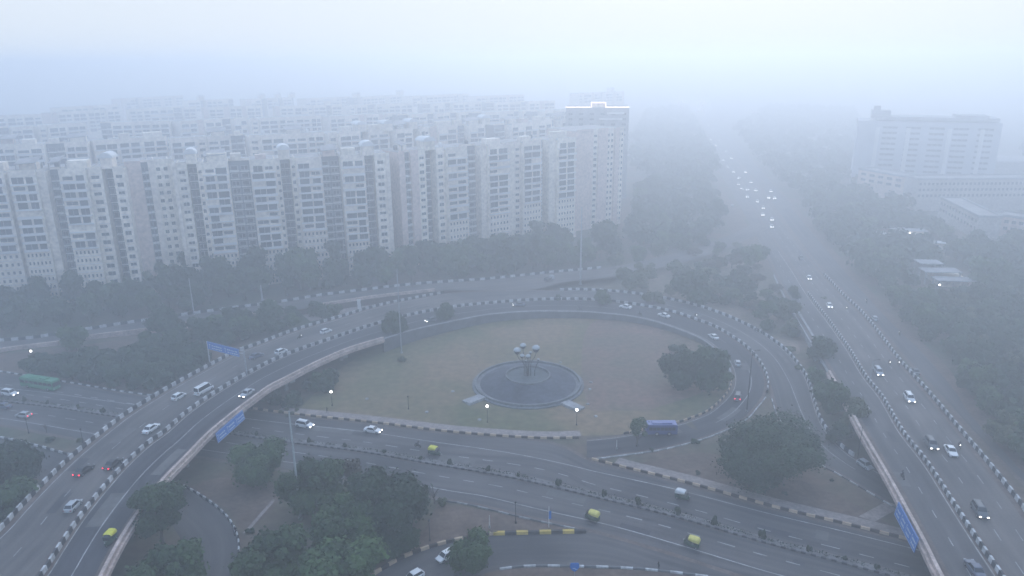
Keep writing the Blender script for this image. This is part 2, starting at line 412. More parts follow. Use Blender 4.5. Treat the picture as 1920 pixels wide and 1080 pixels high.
FR = [(165, 1130, 7), (192, 1075, 7), (220, 1022, 7), (242, 987, 7), (272, 944, 7), (305, 902, 7), (350, 856, 7), (392, 813, 7), (442, 772, 6.9), (477, 746, 6.8), (502, 728, 6.6), (535, 711, 6.3), (590, 683, 5.7), (652, 656, 5), (717, 636, 4.3), (780, 617, 3.7), (860, 600, 3.1), (915, 590, 2.8), (990, 584, 2.5), (1065, 584, 2.3), (1115, 586, 2.2), (1190, 594, 2), (1252, 610, 1.7), (1315, 635, 1.4), (1352, 665, 1), (1367, 687, .7), (1372, 707, .5), (1369, 727, .3), (1355, 747, .15), (1327, 771, .06), (1297, 784, 0), (1265, 794, 0), (1170, 814, 0), (1100, 822, 0)]
OR_ = [(832, 550, 2.7), (900, 546, 2.5), (985, 544, 2.4), (1050, 545, 2.35), (1085, 544, 2.3), (1147, 547, 2.2), (1202, 553, 2.05), (1265, 564, 1.85), (1310, 575, 1.7), (1360, 592, 1.45), (1400, 610, 1.25), (1432, 627, 1.1), (1465, 650, .9), (1487, 672, .7), (1507, 698, .5), (1519, 725, .35), (1527, 753, .2), (1537, 784, .1), (1552, 810, .05), (1575, 836, 0), (1600, 856, 0), (1645, 882, 0), (1720, 925, 0), (1800, 960, 0)]
OL = FM[16:-1] + [(1447, 745, .12), (1457, 775, .06), (1485, 820, 0), (1530, 866, 0), (1565, 886, 0), (1594, 903, 0), (1625, 921, 0), (1690, 960, 0), (1760, 1000, 0)]
IM = FM[:-1] + [(1436, 742, .12), (1420, 765, .06), (1395, 790, .02), (1330, 820, 0), (1250, 842, 0), (1180, 853, 0), (1100, 863, 0)]
outer, O1, O2 = strip('ramp_road', FL, FM[:17], M['asphalt_pale'], 110, 0)
lane(marks('o'), O1, O2, 0, off=1.6, wd=.18); lane(marks('o'), O1, O2, .5, 2.4, 6.5, wd=.14)
inner, I1, I2 = strip('ramp_road', FR, IM, M['asphalt_dark'], 170, .002)
lane(marks('i'), I1, I2, .5, wd=.16, t1=.62); lane(marks('i'), I1, I2, 0, off=-1.0, wd=.2, t1=.6); lane(marks('i'), I1, I2, 0, off=1.2, wd=.16, t0=.45)
lane(marks('i'), I1, I2, .55, wd=.16, t0=.72, t1=.9)
ringo, Q1, Q2 = strip('ramp_road', OR_, OL, M['asphalt'], 130, .004)
lane(marks('q'), Q1, Q2, .45, wd=.16, t0=.35, t1=.9); lane(marks('q'), Q1, Q2, 0, off=1, wd=.16, t0=.1)
# service road above, merging with the ring
VT = [(-60, 645, .2), (0, 640, .3), (67, 634, .4), (180, 616, .6), (237, 607, .8), (375, 587, 1.2), (450, 577, 1.5), (532, 566, 1.8), (600, 555, 2), (680, 545, 2.2), (755, 536, 2.3), (840, 529, 2.35), (915, 524, 2.35), (1040, 511, 2.35), (1127, 503, 2.3), (1200, 490, 2), (1290, 468, 1.4), (1370, 440, .8), (1420, 415, .3)]
VB = [(-60, 668, .2), (20, 655, .3), (110, 644, .45), (172, 632, .6), (280, 619, .9), (375, 604, 1.3), (427, 597, 1.5), (500, 587, 1.7), (587, 576, 1.95), (640, 567, 2.1), (715, 556, 2.25), (815, 545, 2.3), (900, 545, 2.32), (990, 544, 2.33), (1065, 528, 2.33), (1135, 521, 2.3), (1210, 508, 2), (1300, 487, 1.4), (1380, 458, .8), (1440, 430, .3)]
strip('service_road', VT, VB, M['asphalt_pale'], 90, -.003)

# right flyover and the highway behind it
RL = [(1810, 1160, 7), (1765, 1080, 7), (1735, 1020, 7), (1697, 950, 7), (1665, 892, 6.6), (1617, 810, 5.4), (1588, 755, 4.4), (1557, 700, 3.4), (1522, 642, 2.2), (1487, 582, 1.2), (1470, 552, .8), (1452, 515, .4), (1432, 470, .1)]
RM = [(1930, 1160, 7), (1875, 1079, 7), (1830, 1012, 7), (1790, 950, 6.9), (1740, 872, 6.2), (1692, 810, 5.3), (1655, 747, 4.3), (1622, 705, 3.5), (1590, 652, 2.6), (1552, 599, 1.6), (1515, 551, .8), (1488, 508, .35), (1462, 470, .1)]
RM2 = RM[:-1] + [(1462, 470, .1), (1440, 437, .02), (1405, 386, 0), (1372, 335, 0), (1345, 290, 0), (1322, 243, 0), (1295, 198, 0), (1272, 165, 0)]
RR = [(2060, 1160, 7), (1990, 1060, 7), (1917, 952, 6.9), (1885, 910, 6.8), (1845, 860, 6.4), (1807, 815, 5.6), (1740, 735, 4.3), (1690, 680, 3.4), (1652, 630, 2.5), (1615, 585, 1.6), (1580, 552, 1), (1545, 515, .4), (1510, 470, .1), (1475, 423, .02), (1425, 352, 0), (1385, 303, 0), (1345, 247, 0), (1310, 200, 0), (1282, 165, 0)]
RX = [(2060, 1000, 0), (1960, 900, 0), (1860, 795, 0), (1835, 766, 0), (1815, 735, 0), (1752, 664, 0), (1690, 606, 0), (1600, 511, 0), (1540, 442, 0), (1490, 386, 0), (1440, 333, 0), (1392, 280, 0), (1350, 237, 0), (1312, 195, 0), (1284, 163, 0)]
rl, T1, T2 = strip('highway', RL, RM, M['asphalt'], 90, 0)
lane(marks('r'), T1, T2, .5, 3, 5, wd=.16); lane(marks('r'), T1, T2, 0, off=-.9, wd=.2)
rr_, T3, T4 = strip('highway', RM2, RR, M['asphalt_pale'], 160, .004)
lane(marks('r'), T3, T4, .36, 3, 6, wd=.16); lane(marks('r'), T3, T4, .68, 3, 6, wd=.16)
RRg = [(x, y, 0) for x, y, z in [(2120, 1130, 0), (2010, 1000, 0), (1930, 920, 0), (1870, 860, 0), (1812, 800, 0), (1755, 735, 0), (1700, 677, 0), (1660, 630, 0), (1622, 585, 0), (1584, 550, 0), (1546, 512, 0), (1510, 468, 0), (1475, 422, 0), (1425, 351, 0), (1385, 302, 0), (1345, 247, 0), (1310, 200, 0), (1282, 165, 0)]]
rx, T5, T6 = strip('highway', RRg, RX, M['asphalt'], 160, .016)
lane(marks('x'), T5, T6, .55, wd=.18, t0=.25)
# frontage road left of the highway
strip('frontage_road', [(1470, 552, .05), (1432, 470, 0), (1400, 410, 0), (1372, 360, 0), (1345, 315, 0), (1325, 270, 0)], [(1515, 551, .05), (1462, 470, 0), (1440, 437, 0), (1405, 386, 0), (1372, 335, 0), (1335, 270, 0)], M['asphalt_pale'], 50, .006)
sheet('footpath', [(1345, 340), (1400, 420), (1440, 500), (1395, 470), (1350, 400)], M['dirt'], .012)
dust = MB(); patch = {'a': MB(), 'b': MB()}; pr_ = random.Random(11)
for L_, R_, sides in ((A1, A2, (.7, -.9)), (B1, B2, (1.0, -.7)), (O1, O2, (.8, -.8)), (T1, T2, (.9, -.7)), (T3, T4, (.8, -.8)), (Q1, Q2, (.6, -.6)), (I1, I2, (.7, -.6)), (T5, T6, (.7, -1.2))):
    for s_ in sides: lane(dust, L_, R_, 0, off=s_, wd=pr_.uniform(.7, 1.1), dz=.024)
    for _ in range(9):
        t0 = pr_.uniform(.02, .95); lane(patch[pr_.choice('ab')], L_, R_, pr_.uniform(.15, .85), wd=pr_.uniform(1.2, 3.2), dz=.028, t0=t0, t1=t0 + pr_.uniform(.012, .05))
tag(dust.build('road_dust', M['dust']), kind='structure')
tag(patch['a'].build('road_patch', mat('patch_dark', (.05, .05, .055), .9, .2, .5)), kind='structure'); tag(patch['b'].build('road_patch', mat('patch_pale', (.115, .11, .105), .9, .2, .5)), kind='structure')
for o_, mb in MK.items(): tag(mb.build('lane_markings', M['paint']), kind='structure')

# footpaths and bare verges
def band(name, pp, wpx, m, z=.03):
    pl = resample(W(pp), step=2.5); b = MB(); b.sweep(pl, [(wpx[0], z), (wpx[1], z)], closed=False); o = b.build(name, m)
    if o.data.polygons[0].normal.z < 0: o.data.flip_normals()
    return tag(o, kind='structure')
band('footpath', [(520, 771, 0), (550, 776, 0), (700, 792, 0), (850, 810, 0), (1000, 821, 0), (1090, 820, 0)], (-3.0, -.35), M['paving'], .14)
band('footpath', [(1150, 871, 0), (1170, 877, 0), (1300, 909, 0), (1450, 951, 0), (1600, 987, 0), (1740, 1022, 0)], (-3.2, -.35), M['paving'], .14)
band('verge', [(937, 1068, 0), (1000, 1062, 0), (1155, 1065, 0), (1255, 1073, 0), (1400, 1092, 0)], (.3, 9), M['dirt'], .05)
band('verge', [(x, y, 0) for x, y, z in RX[1:10]], (-3.2, .1), M['dirt'], .03)
sheet('footpath', [(1610, 968), (1662, 940), (1690, 950), (1640, 978)], M['paving'], .1)
sheet('footpath', [(455, 1000), (512, 935), (516, 938), (466, 996)], M['paving'], .02)
sheet('dirt_patch', smooth2d([(355, 912), (420, 895), (500, 905), (530, 925), (480, 985), (450, 990), (425, 950)])[:-1], M['dirt'], .006)
sheet('dirt_patch', smooth2d([(820, 945), (900, 955), (1080, 995), (930, 998), (840, 1012), (770, 1030), (800, 990)])[:-1], M['dirt'], .007)
sheet('dirt_patch', smooth2d([(1190, 870), (1330, 850), (1500, 900), (1640, 965), (1660, 990), (1450, 940), (1300, 900)])[:-1], M['dirt'], .007)
sheet('dirt_patch', smooth2d([(1215, 520), (1330, 500), (1400, 480), (1450, 540), (1478, 600), (1500, 660), (1470, 655), (1400, 612), (1300, 572), (1200, 548)])[:-1], mat('bare_soil', (.10, .09, .06), .95, 0, .06, col2=(.20, .15, .115), scale2=.6), .02)
sheet('dirt_patch', smooth2d([(-60, 700), (-60, 672), (40, 660), (130, 650), (240, 636), (330, 632), (300, 650), (180, 668), (60, 690)])[:-1], M['dirt'], .02)
sheet('dirt_patch', smooth2d([(560, 585), (640, 572), (700, 566), (720, 572), (640, 590), (575, 605)])[:-1], M['paving'], .01)
sheet('dirt_patch', smooth2d([(1215, 770), (1340, 720), (1300, 640), (1120, 600), (1090, 700), (1110, 780)])[:-1], mat('lawn_worn', (.12, .105, .07), .95, 0, .05, col2=(.2, .12, .09), scale2=.6), .016)

# ------------------------------------------------------------------ kerbs, barriers, parapets
BW = [M['white'], M['black']]
striped('crash_barrier', FL, .95, .5, 3.0, BW, 'black and white crash barrier along the outer edge of the curved flyover', 'crash barrier')
striped('crash_barrier', FM, .95, .55, 3.0, BW, 'black and white crash barrier dividing the two carriageways of the curved flyover', 'crash barrier', dz=.0)
striped('crash_barrier', OR_[3:-3], .95, .5, 3.0, BW, 'black and white crash barrier round the outer right side of the ring road', 'crash barrier')
striped('crash_barrier', RM[:-2], .95, .55, 2.4, BW, 'black and white crash barrier between the two carriageways of the right flyover', 'crash barrier')
striped('crash_barrier', RR[:12], .95, .5, 3.0, BW, 'black and white crash barrier on the far right edge of the right flyover', 'crash barrier')
striped('crash_barrier', VT[:15], .95, .5, 4.2, BW, 'black and white crash barrier of the service road below the apartment blocks', 'crash barrier')
CB = [M['cream'], M['brownk']]
striped('kerb', topk[4:9] + [(1085, 822, 0)], .55, .45, 3.0, CB, 'cream and brown kerb between the round lawn and the lower road', 'kerb')
striped('kerb', topk[10:16], .55, .45, 3.2, CB, 'cream and brown kerb along the triangular island with the big tree', 'kerb')
striped('kerb', FR[-8:-1], .5, .4, 2.6, [M['cream'], M['black']], 'black and white kerb where the ring meets the lawn below the trees', 'kerb')
striped('kerb', [(-60, 689, 0)] + topk[1:4] + [(330, 747, 0)], .4, .4, 3.0, BW, 'hazy black and white kerb beside the green bus', 'kerb')
striped('kerb', lpL[:5], .5, .4, 2.8, BW, 'black and white kerb of the grass strip left of the curved flyover', 'kerb')
striped('kerb', lpL[5:10], .5, .4, 2.4, BW, 'black and white kerb curving under the trees at the bottom left', 'kerb')
striped('kerb', slipL[1:5] + [(920, 1002, 0)], .6, .6, 3.4, [M['cream'], M['brownk']], 'brown and cream kerb of the bottom slip road by the small white cars', 'kerb')
striped('kerb', [(925, 1002, 0), (1000, 1000, 0), (1098, 998, 0)], .6, .8, 4.4, [M['yellowk'], M['black']], 'yellow and black kerb at the tip of the traffic island', 'kerb')
striped('kerb', slipR[3:8], .35, .4, 4.2, [M['white'], M['concrete_dark']], 'worn white and grey kerb along the very bottom of the picture', 'kerb')
striped('kerb', botk[7:11], .3, .3, 4.5, [M['concrete'], M['concrete_dark']], 'grey worn kerb below the lamp posts at the island', 'kerb')
striped('kerb', [(1447, 748, .1), (1457, 778, 0), (1485, 822, 0), (1530, 866, 0), (1565, 886, 0), (1594, 903, 0), (1625, 921, 0), (1690, 960, 0)], .28, .3, 4.0, [M['white'], M['concrete_dark']], 'thin pale kerb right of the big round tree', 'kerb')
striped('kerb', [(1436, 745, .1), (1418, 767, .05), (1395, 790, 0), (1330, 820, 0), (1250, 842, 0), (1180, 853, 0), (1112, 862, 0)], .28, .3, 4.0, [M['white'], M['concrete']], 'thin pale kerb above the triangular island facing the blue bus', 'kerb')

# median of the lower road
mpoly = resample(W(med), step=1.0)
mb = MB(); mb.sweep(mpoly, [(-.75, 0), (-.75, .3), (.75, .3), (.75, 0)], closed=True)
mo = mb.build('median', M['median']); tag(mo, 'long narrow concrete median of the lower road', 'median')
mk = MB(); mk2 = resample([p + Vector((0, 0, .02)) for p in mpoly], step=.85)
mk.sweep(mk2, [(.76, 0), (.76, .38), (1.0, .38), (1.0, 0)], mids=[0 if i % 2 else 1 for i in range(len(mk2) - 1)])
mk.build('kerb', [M['median'], M['black']], mo)

def embank(name, poly, zlow, m, label, cat, t=.4, sidep=0, parent=None):
    """wall under an elevated edge: from the road down to zlow, or a beam of depth -zlow"""
    pl = resample(poly, step=4.0); b = MB(); n = len(pl); vs = []
    for i, p in enumerate(pl):
        d = pl[min(i + 1, n - 1)] - pl[max(i - 1, 0)]; d.z = 0; d.normalize(); rt = Vector((d.y, -d.x, 0))
        zb = zlow if zlow >= 0 else p.z + zlow
        zb = min(zb, p.z - .06) if zlow < 0 else -.02
        for a in (sidep, sidep + t):
            q = p + rt * a; vs += [(q.x, q.y, p.z - .02), (q.x, q.y, zb)]
    fs = []
    for i in range(n - 1):
        o = i * 4; q = o + 4
        fs += [(o, q, q + 1, o + 1), (o + 2, o + 3, q + 3, q + 2), (o, o + 2, q + 2, q), (o + 1, q + 1, q + 3, o + 3)]
    fs += [(0, 1, 3, 2), (4 * n - 4, 4 * n - 2, 4 * n - 1, 4 * n - 3)]
    b.add(vs, fs); o = b.build(name, m, parent)
    if label: tag(o, label, cat)
    return o

def flyover(label, decks, spanL, spanR, piers):
    root = empty('flyover', label=label, cat='flyover')
    for L, Rr in decks:
        b = MB(); vs = []; k = len(L)
        for i in range(k):
            a, c = L[i], Rr[i]; d = (c - a).normalized()
            for q, z in ((a - d * .3, -.3), (c + d * .3, -.3), (c + d * .3, -.75), (c - d * 1.2, -1.3), (a + d * 1.2, -1.3), (a - d * .3, -.75)):
                vs.append(q + Vector((0, 0, z)))
        fs = [(i * 6 + j, i * 6 + (j + 1) % 6, (i + 1) * 6 + (j + 1) % 6, (i + 1) * 6 + j) for i in range(k - 1) for j in range(6)]
        b.add(vs, fs); b.build('deck', M['concrete'], root)
    for i, j in piers:
        a, c = spanL[i], spanR[j]; d = (c - a).normalized(); ang = math.atan2(d.y, d.x)
        mid = (a + c) / 2; wdt = (c - a).length
        pb = MB(); hz = min(a.z, c.z) - 1.4
        pb.box((mid.x, mid.y, hz - .5), (wdt * .92, 1.5, 1.0), ang)
        for s in (-.3, 0, .3):
            q = mid + d * wdt * s; pb.lathe((q.x, q.y, 0), [(.6, -.02), (.6, hz - .9)], 12)
        pb.build('pier', M['concrete'], root)
    return root
kA = int(len(O1) * 1.0); kB = next(i for i in range(len(I1)) if I1[i].z > 3.6)
pL = resample(W(FL), n=70); pR = resample(W(FR[:17]), n=70)
fl1 = flyover('curved flyover sweeping up from the bottom left corner', [(O1, O2), (I1[kB:] if I1[-1].z > 3 else I1[:kB], I2[kB:] if I1[-1].z > 3 else I2[:kB])] if False else [(O1, O2), ([p for p in I1 if p.z > 3.2], [I2[k] for k, p in enumerate(I1) if p.z > 3.2])], pL, pR, [(i, i) for i in (4, 13, 22, 31, 40, 50)])
qL = resample(W(RL[:9]), n=70); qR = resample(W(RR[:11]), n=70)
fl2 = flyover('straight flyover running down the right side of the picture', [([p for p in T1 if p.z > 1.6], [T2[k] for k, p in enumerate(T1) if p.z > 1.6]), ([p for p in T3 if p.z > 1.6], [T4[k] for k, p in enumerate(T3) if p.z > 1.6])], qL, qR, [(i, i) for i in (4, 14, 24, 34)])
# pale parapets of the two flyovers: wide kerb top, railing wall, lower ledge
def parapet(pp, label, m=M['parapet'], flip=1):
    pl = resample(W(pp), step=2.0); b = MB()
    s = flip
    b.sweep(pl, [(0, 0), (0, .8), (.12 * s, .9), (.68 * s, .9), (.72 * s, -1.0), (.66 * s, -1.0)])
    b.sweep(pl, [(.73 * s, .05), (.73 * s, .2), (1.15 * s, .2), (1.15 * s, -.55), (.73 * s, -.8)])
    o = b.build('parapet', [m]); return tag(o, label, 'parapet')
parapet(FR[:15], 'pale pinkish parapet on the inner edge of the curved flyover')
o_ = parapet(RL[:8], 'pale pinkish parapet on the left edge of the right flyover', flip=-1)
# retaining walls
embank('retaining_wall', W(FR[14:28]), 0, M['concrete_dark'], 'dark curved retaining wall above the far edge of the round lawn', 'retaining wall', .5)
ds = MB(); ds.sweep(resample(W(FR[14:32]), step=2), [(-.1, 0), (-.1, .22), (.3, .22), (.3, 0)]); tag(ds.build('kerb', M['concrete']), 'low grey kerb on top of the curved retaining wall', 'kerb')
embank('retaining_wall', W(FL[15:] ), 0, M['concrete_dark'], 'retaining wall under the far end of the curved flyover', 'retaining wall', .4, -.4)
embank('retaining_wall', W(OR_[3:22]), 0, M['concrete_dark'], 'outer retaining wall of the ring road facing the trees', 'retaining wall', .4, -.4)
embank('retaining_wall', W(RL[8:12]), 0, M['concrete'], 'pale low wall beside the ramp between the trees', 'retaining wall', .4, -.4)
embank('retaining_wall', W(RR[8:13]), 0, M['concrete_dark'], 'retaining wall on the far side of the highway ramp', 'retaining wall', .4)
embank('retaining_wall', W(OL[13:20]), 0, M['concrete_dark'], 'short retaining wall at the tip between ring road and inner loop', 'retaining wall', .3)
sw = [p for p in VB[:12]]
for k, (i0, i1, tx) in enumerate([(0, 3, 'short pale service road wall at the far left edge'), (2, 6, 'long pale service road wall behind the dark shrubs'), (5, 8, 'pale service road wall half hidden by trees'), (8, 12, 'clear pale service road wall above the brown embankment')]):
    pl = resample(W(sw[i0:i1 + 0 if i1 < 12 else 12]), step=2.5); b = MB(); b.sweep(pl, [(0, -3), (0, 1.0), (.8, 1.0), (.8, -3)])
    tag(b.build('boundary_wall', M['parapet']), tx, 'wall')
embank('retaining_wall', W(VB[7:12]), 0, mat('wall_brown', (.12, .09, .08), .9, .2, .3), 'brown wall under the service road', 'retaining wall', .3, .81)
# white pillar beside it
pb = P(674, 582, 0); zt = ztop(pb, 563); pm = MB(); pm.box((pb.x, pb.y, zt / 2), (1.2, .6, zt), .2); pm.box((pb.x, pb.y, zt + .1), (1.5, .9, .2), .2)
tag(pm.build('pillar', M['slab']), 'white pillar standing below the service road wall', 'pillar')
# pale curb wall between trees, left of the right flyover
pl = resample(W([(1487, 582, .3), (1500, 605, .4), (1512, 625, .6), (1523, 645, .8)]), step=2); b = MB(); b.sweep(pl, [(-1.0, -1), (-1.0, 1.6), (-.3, 1.6), (-.3, -1)])
tag(b.build('boundary_wall', M['concrete']), 'short pale wall left of the right flyover ramp', 'wall')
# ------------------------------------------------------------------ apartment blocks
# shared window and balcony meshes (unit size, scaled per place)
def window_mesh(n):
    b = MB(); b.box((0, .03, 0), (1, .1, 1), mi=0)
    for i in range(n): b.box((-.5 + (i + .5) / n, -.035, 0), (.93 / n, .05, .93), mi=1)
    return b.mesh('window', [M['frame'], M['glass']])
WIN = {n: window_mesh(n) for n in (1, 2, 3)}
bb = MB(); bb.box((0, 0, .12), (1, 1, .24)); bb.box((0, -.46, .55), (1, .08, .85)); BAL = bb.mesh('balcony', M['slab'])
bb = MB(); bb.box((0, 0, .5), (1, 1, 1)); BAND = bb.mesh('balcony', M['slab'])

class Block:
    """one apartment block: bays set side by side along a roof line surveyed at height Hh"""
    def __init__(s, A, B, Hh, label, seed, group=None, fl=3.0, cap=100, cat='apartment block', pale=1):
        s.A = P(*A, Hh); s.B = P(*B, Hh); s.xa, s.xb = A[0], B[0]; s.H = Hh; s.fl = fl; s.r = random.Random(seed)
        d = s.B - s.A; s.L = d.length; s.u = d.normalized(); s.ang = math.atan2(s.u.y, s.u.x); s.n = Vector((s.u.y, -s.u.x, 0))
        s.root = empty('apartment_block', (s.A.x, s.A.y, 0), s.ang, label, cat, group)
        s.walls = {'wall': MB(), 'pink': MB(), 'recess': MB()}; s.wins = []; s.bals = []; s.cap = cap; s.tops = []
    def t(s, px):
        lo, hi = -.5, 1.5
        for _ in range(30):
            m = (lo + hi) / 2
            if proj(s.A + (s.B - s.A) * m)[0] < px: lo = m
            else: hi = m
        return lo * s.L
    # local frame: x along facade, y = -outward, z up
    def bay(s, typ, x0, x1, off=None, D=16, grid=None, px=True, dz=0):
        if px: x0, x1 = s.t(x0), s.t(x1)
        w_ = x1 - x0; cx = (x0 + x1) / 2; r = s.r; Ht = s.H + dz
        off = {'A': 2.6, 'R': -4.2, 'N': .6, 'B': 1.2, 'P': 1.0, 'K': -5.0, 'S': .2}[typ] if off is None else off
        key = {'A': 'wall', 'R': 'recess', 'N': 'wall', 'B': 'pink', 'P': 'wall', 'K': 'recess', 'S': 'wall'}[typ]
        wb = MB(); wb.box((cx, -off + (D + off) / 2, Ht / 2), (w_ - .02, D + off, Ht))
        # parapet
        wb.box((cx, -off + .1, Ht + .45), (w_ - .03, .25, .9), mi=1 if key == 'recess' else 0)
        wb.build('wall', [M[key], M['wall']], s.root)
        nf = int(Ht // s.fl); y = -off
        if typ == 'A':
            grid = 9 + r.choice((0, 0, 1, 2)) if grid is None else grid
            split = r.uniform(.42, .58); sw = (w_ - 1.0)
            for f in range(nf):
                z = Ht - 1.3 - (f + .5) * s.fl
                if z < 1: break
                if f < grid:
                    for a, c in ((0, split), (split, 1)):
                        if r.random() < .07: continue
                        ww = (c - a) * sw * r.uniform(.74, .96); hh = 2.4 if r.random() < .78 else 1.3
                        s.wins.append((cx - sw / 2 + (a + c) / 2 * sw + r.uniform(-.15, .15), y, z + (.12 if hh > 1.5 else .3), ww, hh, r.choice((1, 1, 2, 2))))
                    s.bals.append((cx, y - .55, z - 1.5, w_ * .94, 1.1, 1, 0) if r.random() < .7 else (cx, y - .4, z - 1.5, w_ * .96, .8, .45, 1))
                else:
                    k = 6 if w_ > 8 else 4
                    for i in range(k): s.wins.append((cx - w_ / 2 + (i + .75) * w_ / (k + .5), y, z + .1, w_ / k * .42, 1.25, 1))
                    s.bals.append((cx, y - .12, z - 1.42, w_ * .99, .24, .16, 1))
        elif typ == 'N':
            for f in range(nf):
                z = Ht - 1.3 - (f + .5) * s.fl
                if z < 1: break
                s.wins.append((cx + r.uniform(-.1, .1), y, z, w_ * .56, 1.5 if r.random() < .5 else 1.15, 2))
                if r.random() < .6: s.bals.append((cx, y - .2, z + 1.0, w_ * .62, .4, .12, 1))
        elif typ in 'RK':
            for f in range(nf):
                z = Ht - 1.3 - (f + .5) * s.fl
                if z < 1: break
                if typ == 'R':
                    for a in (-.24, .24):
                        s.wins.append((cx + a * w_, y, z + .1, w_ * .34, 1.7, r.choice((1, 2))))
                        s.bals.append((cx + a * w_ * 1.02, y - .5, z - 1.45, w_ * .45, 1.0, .42 if r.random() < .6 else .8, 1))
                else:
                    s.wins.append((cx, y, z, w_ * .8, 1.9, 2)); s.bals.append((cx, y - .15, z - 1.45, w_ * .98, .3, .3, 1))
        elif typ == 'S':
            for f in range(nf):
                z = Ht - 1.3 - (f + .5) * s.fl
                if z < 1: break
                for a in (-.28, .22): s.wins.append((cx + a * w_, y, z, w_ * .26, 1.35, 2))
        s.tops.append((typ, cx, w_, off, D, Ht))
    def finish(s, deep=1):
        s.wins.sort(key=lambda q: -q[3] * q[4] - .02 * q[2])
        for x, y, z, ww, hh, n in s.wins[:s.cap]: inst('window', WIN[n], s.root, (x, y, z), 0, (ww, 1, hh))
        rest = MB()
        for x, y, z, ww, hh, n in s.wins[s.cap:]:
            rest.box((x, y + .03, z), (ww, .1, hh), mi=0)
            for i in range(n): rest.box((x + ww * (-.5 + (i + .5) / n), y - .035, z), (ww * .86 / n, .05, hh * .86), mi=1)
        if rest.v: tag(rest.build('window', [M['frame'], M['glass']], s.root), kind='stuff')
        s.bals.sort(key=lambda q: -q[3] * q[5] - .01 * q[2])
        for x, y, z, a, c, h, k in s.bals[:s.cap]: inst('balcony', BAND if k else BAL, s.root, (x, y, z), 0, (a, c, h))
        rest = MB()
        for x, y, z, a, c, h, k in s.bals[s.cap:]: rest.box((x, y, z + h / 2), (a, c, h))
        if rest.v: tag(rest.build('balcony', M['slab'], s.root), kind='stuff')
        r = s.r; rf = MB()
        for typ, cx, w_, off, D, Ht in s.tops: rf.box((cx, -off + (D + off) / 2, Ht + .1), (w_ - .6, D + off - .7, .2))
        rf.build('roof', M['roof'], s.root)
        for typ, cx, w_, off, D, Ht in s.tops:
            if typ in 'K':
                b = MB(); ww = w_ * 1.05; b.box((cx, 3.5, Ht + 1.9), (ww, 6, 3.8), mi=0); lt = b.build('lift_tower', M['wall'], s.root)
                b = MB(); n = 10; pr = [(-(ww / 2 + .5) * math.cos(PI * i / n), 1.9 * math.sin(PI * i / n)) for i in range(n + 1)]
                vs = [(cx + a, yy, Ht + 3.82 + z) for yy in (0, 7.2) for a, z in pr]; m = n + 1
                b.add(vs, [(i, i + 1, m + i + 1, m + i) for i in range(n)] + [tuple(range(m)), tuple(range(m, 2 * m))[::-1], (0, m, 2 * m - 1, n)])
                b.build('vaulted_roof', M['slab'], lt)
            elif typ in 'AR' and deep:
                if r.random() < .65:
                    b = MB(); h = r.uniform(1.8, 3.2); b.box((cx + r.uniform(-1, 1), r.uniform(3, 6), Ht + h / 2 + .2), (w_ * r.uniform(.4, .8), r.uniform(3, 5), h)); b.build('stair_tower', M['wall'] if r.random() < .7 else M['pink'], s.root)
                if r.random() < .6:
                    b = MB(); x = cx + r.uniform(-.3, .3) * w_; y = r.uniform(7, 11); b.lathe((x, y, Ht + .2), [(.9, 0), (.9, 1.7), (.3, 2.0)], 12, cap=True); b.build('water_tank', M['tank'] if r.random() < .5 else M['slab'], s.root)
                if r.random() < .3:
                    b = MB(); x = cx; y = 5; hw = w_ * .42; z = Ht + 2.6
                    b.add([(x - hw, y - 3, z), (x + hw, y - 3, z + .5), (x + hw, y + 4, z + 2.0), (x - hw, y + 4, z + 1.2), (x - hw, y - 3, z - .25), (x + hw, y - 3, z + .25), (x + hw, y + 4, z + 1.75), (x - hw, y + 4, z + .95)],
                          [(0, 1, 2, 3), (7, 6, 5, 4), (0, 4, 5, 1), (1, 5, 6, 2), (2, 6, 7, 3), (3, 7, 4, 0)])
                    for q in ((-hw * .9, -2.6), (hw * .9, -2.6), (hw * .9, 3.4), (-hw * .9, 3.4)): b.box((x + q[0], y + q[1], Ht + 1.3), (.3, .3, 2.4))
                    b.build('pavilion', M['roof'], s.root)
        return s.root
HB = 49
b1 = Block((-70, 327), (245, 315), HB, 'nearest apartment block at the left edge of the picture', 1)
for q in [('A', -62, 12), ('P', 12, 20, .2), ('A', 20, 70, 2.4), ('P', 70, 85, .9), ('R', 85, 113), ('A', 113, 164), ('N', 164, 190), ('K', 190, 211), ('N', 211, 232)]: b1.bay(*q)
b1.finish()
b1b = Block((232, 307), (330, 301), HB + 1, 'blank pinkish apartment wing with a dark slot right of the nearest block', 2)
for q in [('B', 232, 263, 1.5), ('R', 263, 276, -1.0), ('P', 276, 288, .6), ('S', 288, 316), ('P', 316, 325, 1)]: b1b.bay(*q)
b1b.finish(0)
b2 = Block((322, 310), (728, 290), HB, 'long apartment block in the middle with three round vaulted roof towers', 3)
for q in [('P', 322, 329), ('N', 329, 350), ('K', 350, 368), ('N', 368, 378, 1), ('A', 378, 427), ('R', 427, 467), ('A', 467, 515), ('N', 515, 524, 1), ('K', 524, 543), ('N', 543, 553, 1), ('A', 553, 601), ('R', 601, 637), ('A', 637, 681), ('K', 681, 701), ('N', 701, 722), ('P', 722, 729)]: b2.bay(*q)
b2.finish()
b3 = Block((746, 287), (1079, 259), HB, 'long apartment block with a pinkish left end, left of the glowing tower', 4)
for q in [('B', 746, 757, .6), ('R', 757, 767, -.5), ('B', 767, 781, 1.2), ('N', 781, 796), ('K', 796, 816), ('N', 816, 831), ('A', 831, 870), ('R', 870, 899), ('P', 899, 909), ('A', 909, 949, 2.4), ('P', 949, 962), ('N', 962, 974), ('A', 974, 1009), ('R', 1009, 1027), ('P', 1027, 1040), ('A', 1040, 1074), ('B', 1074, 1079, 2)]: b3.bay(*q)
b3.finish()
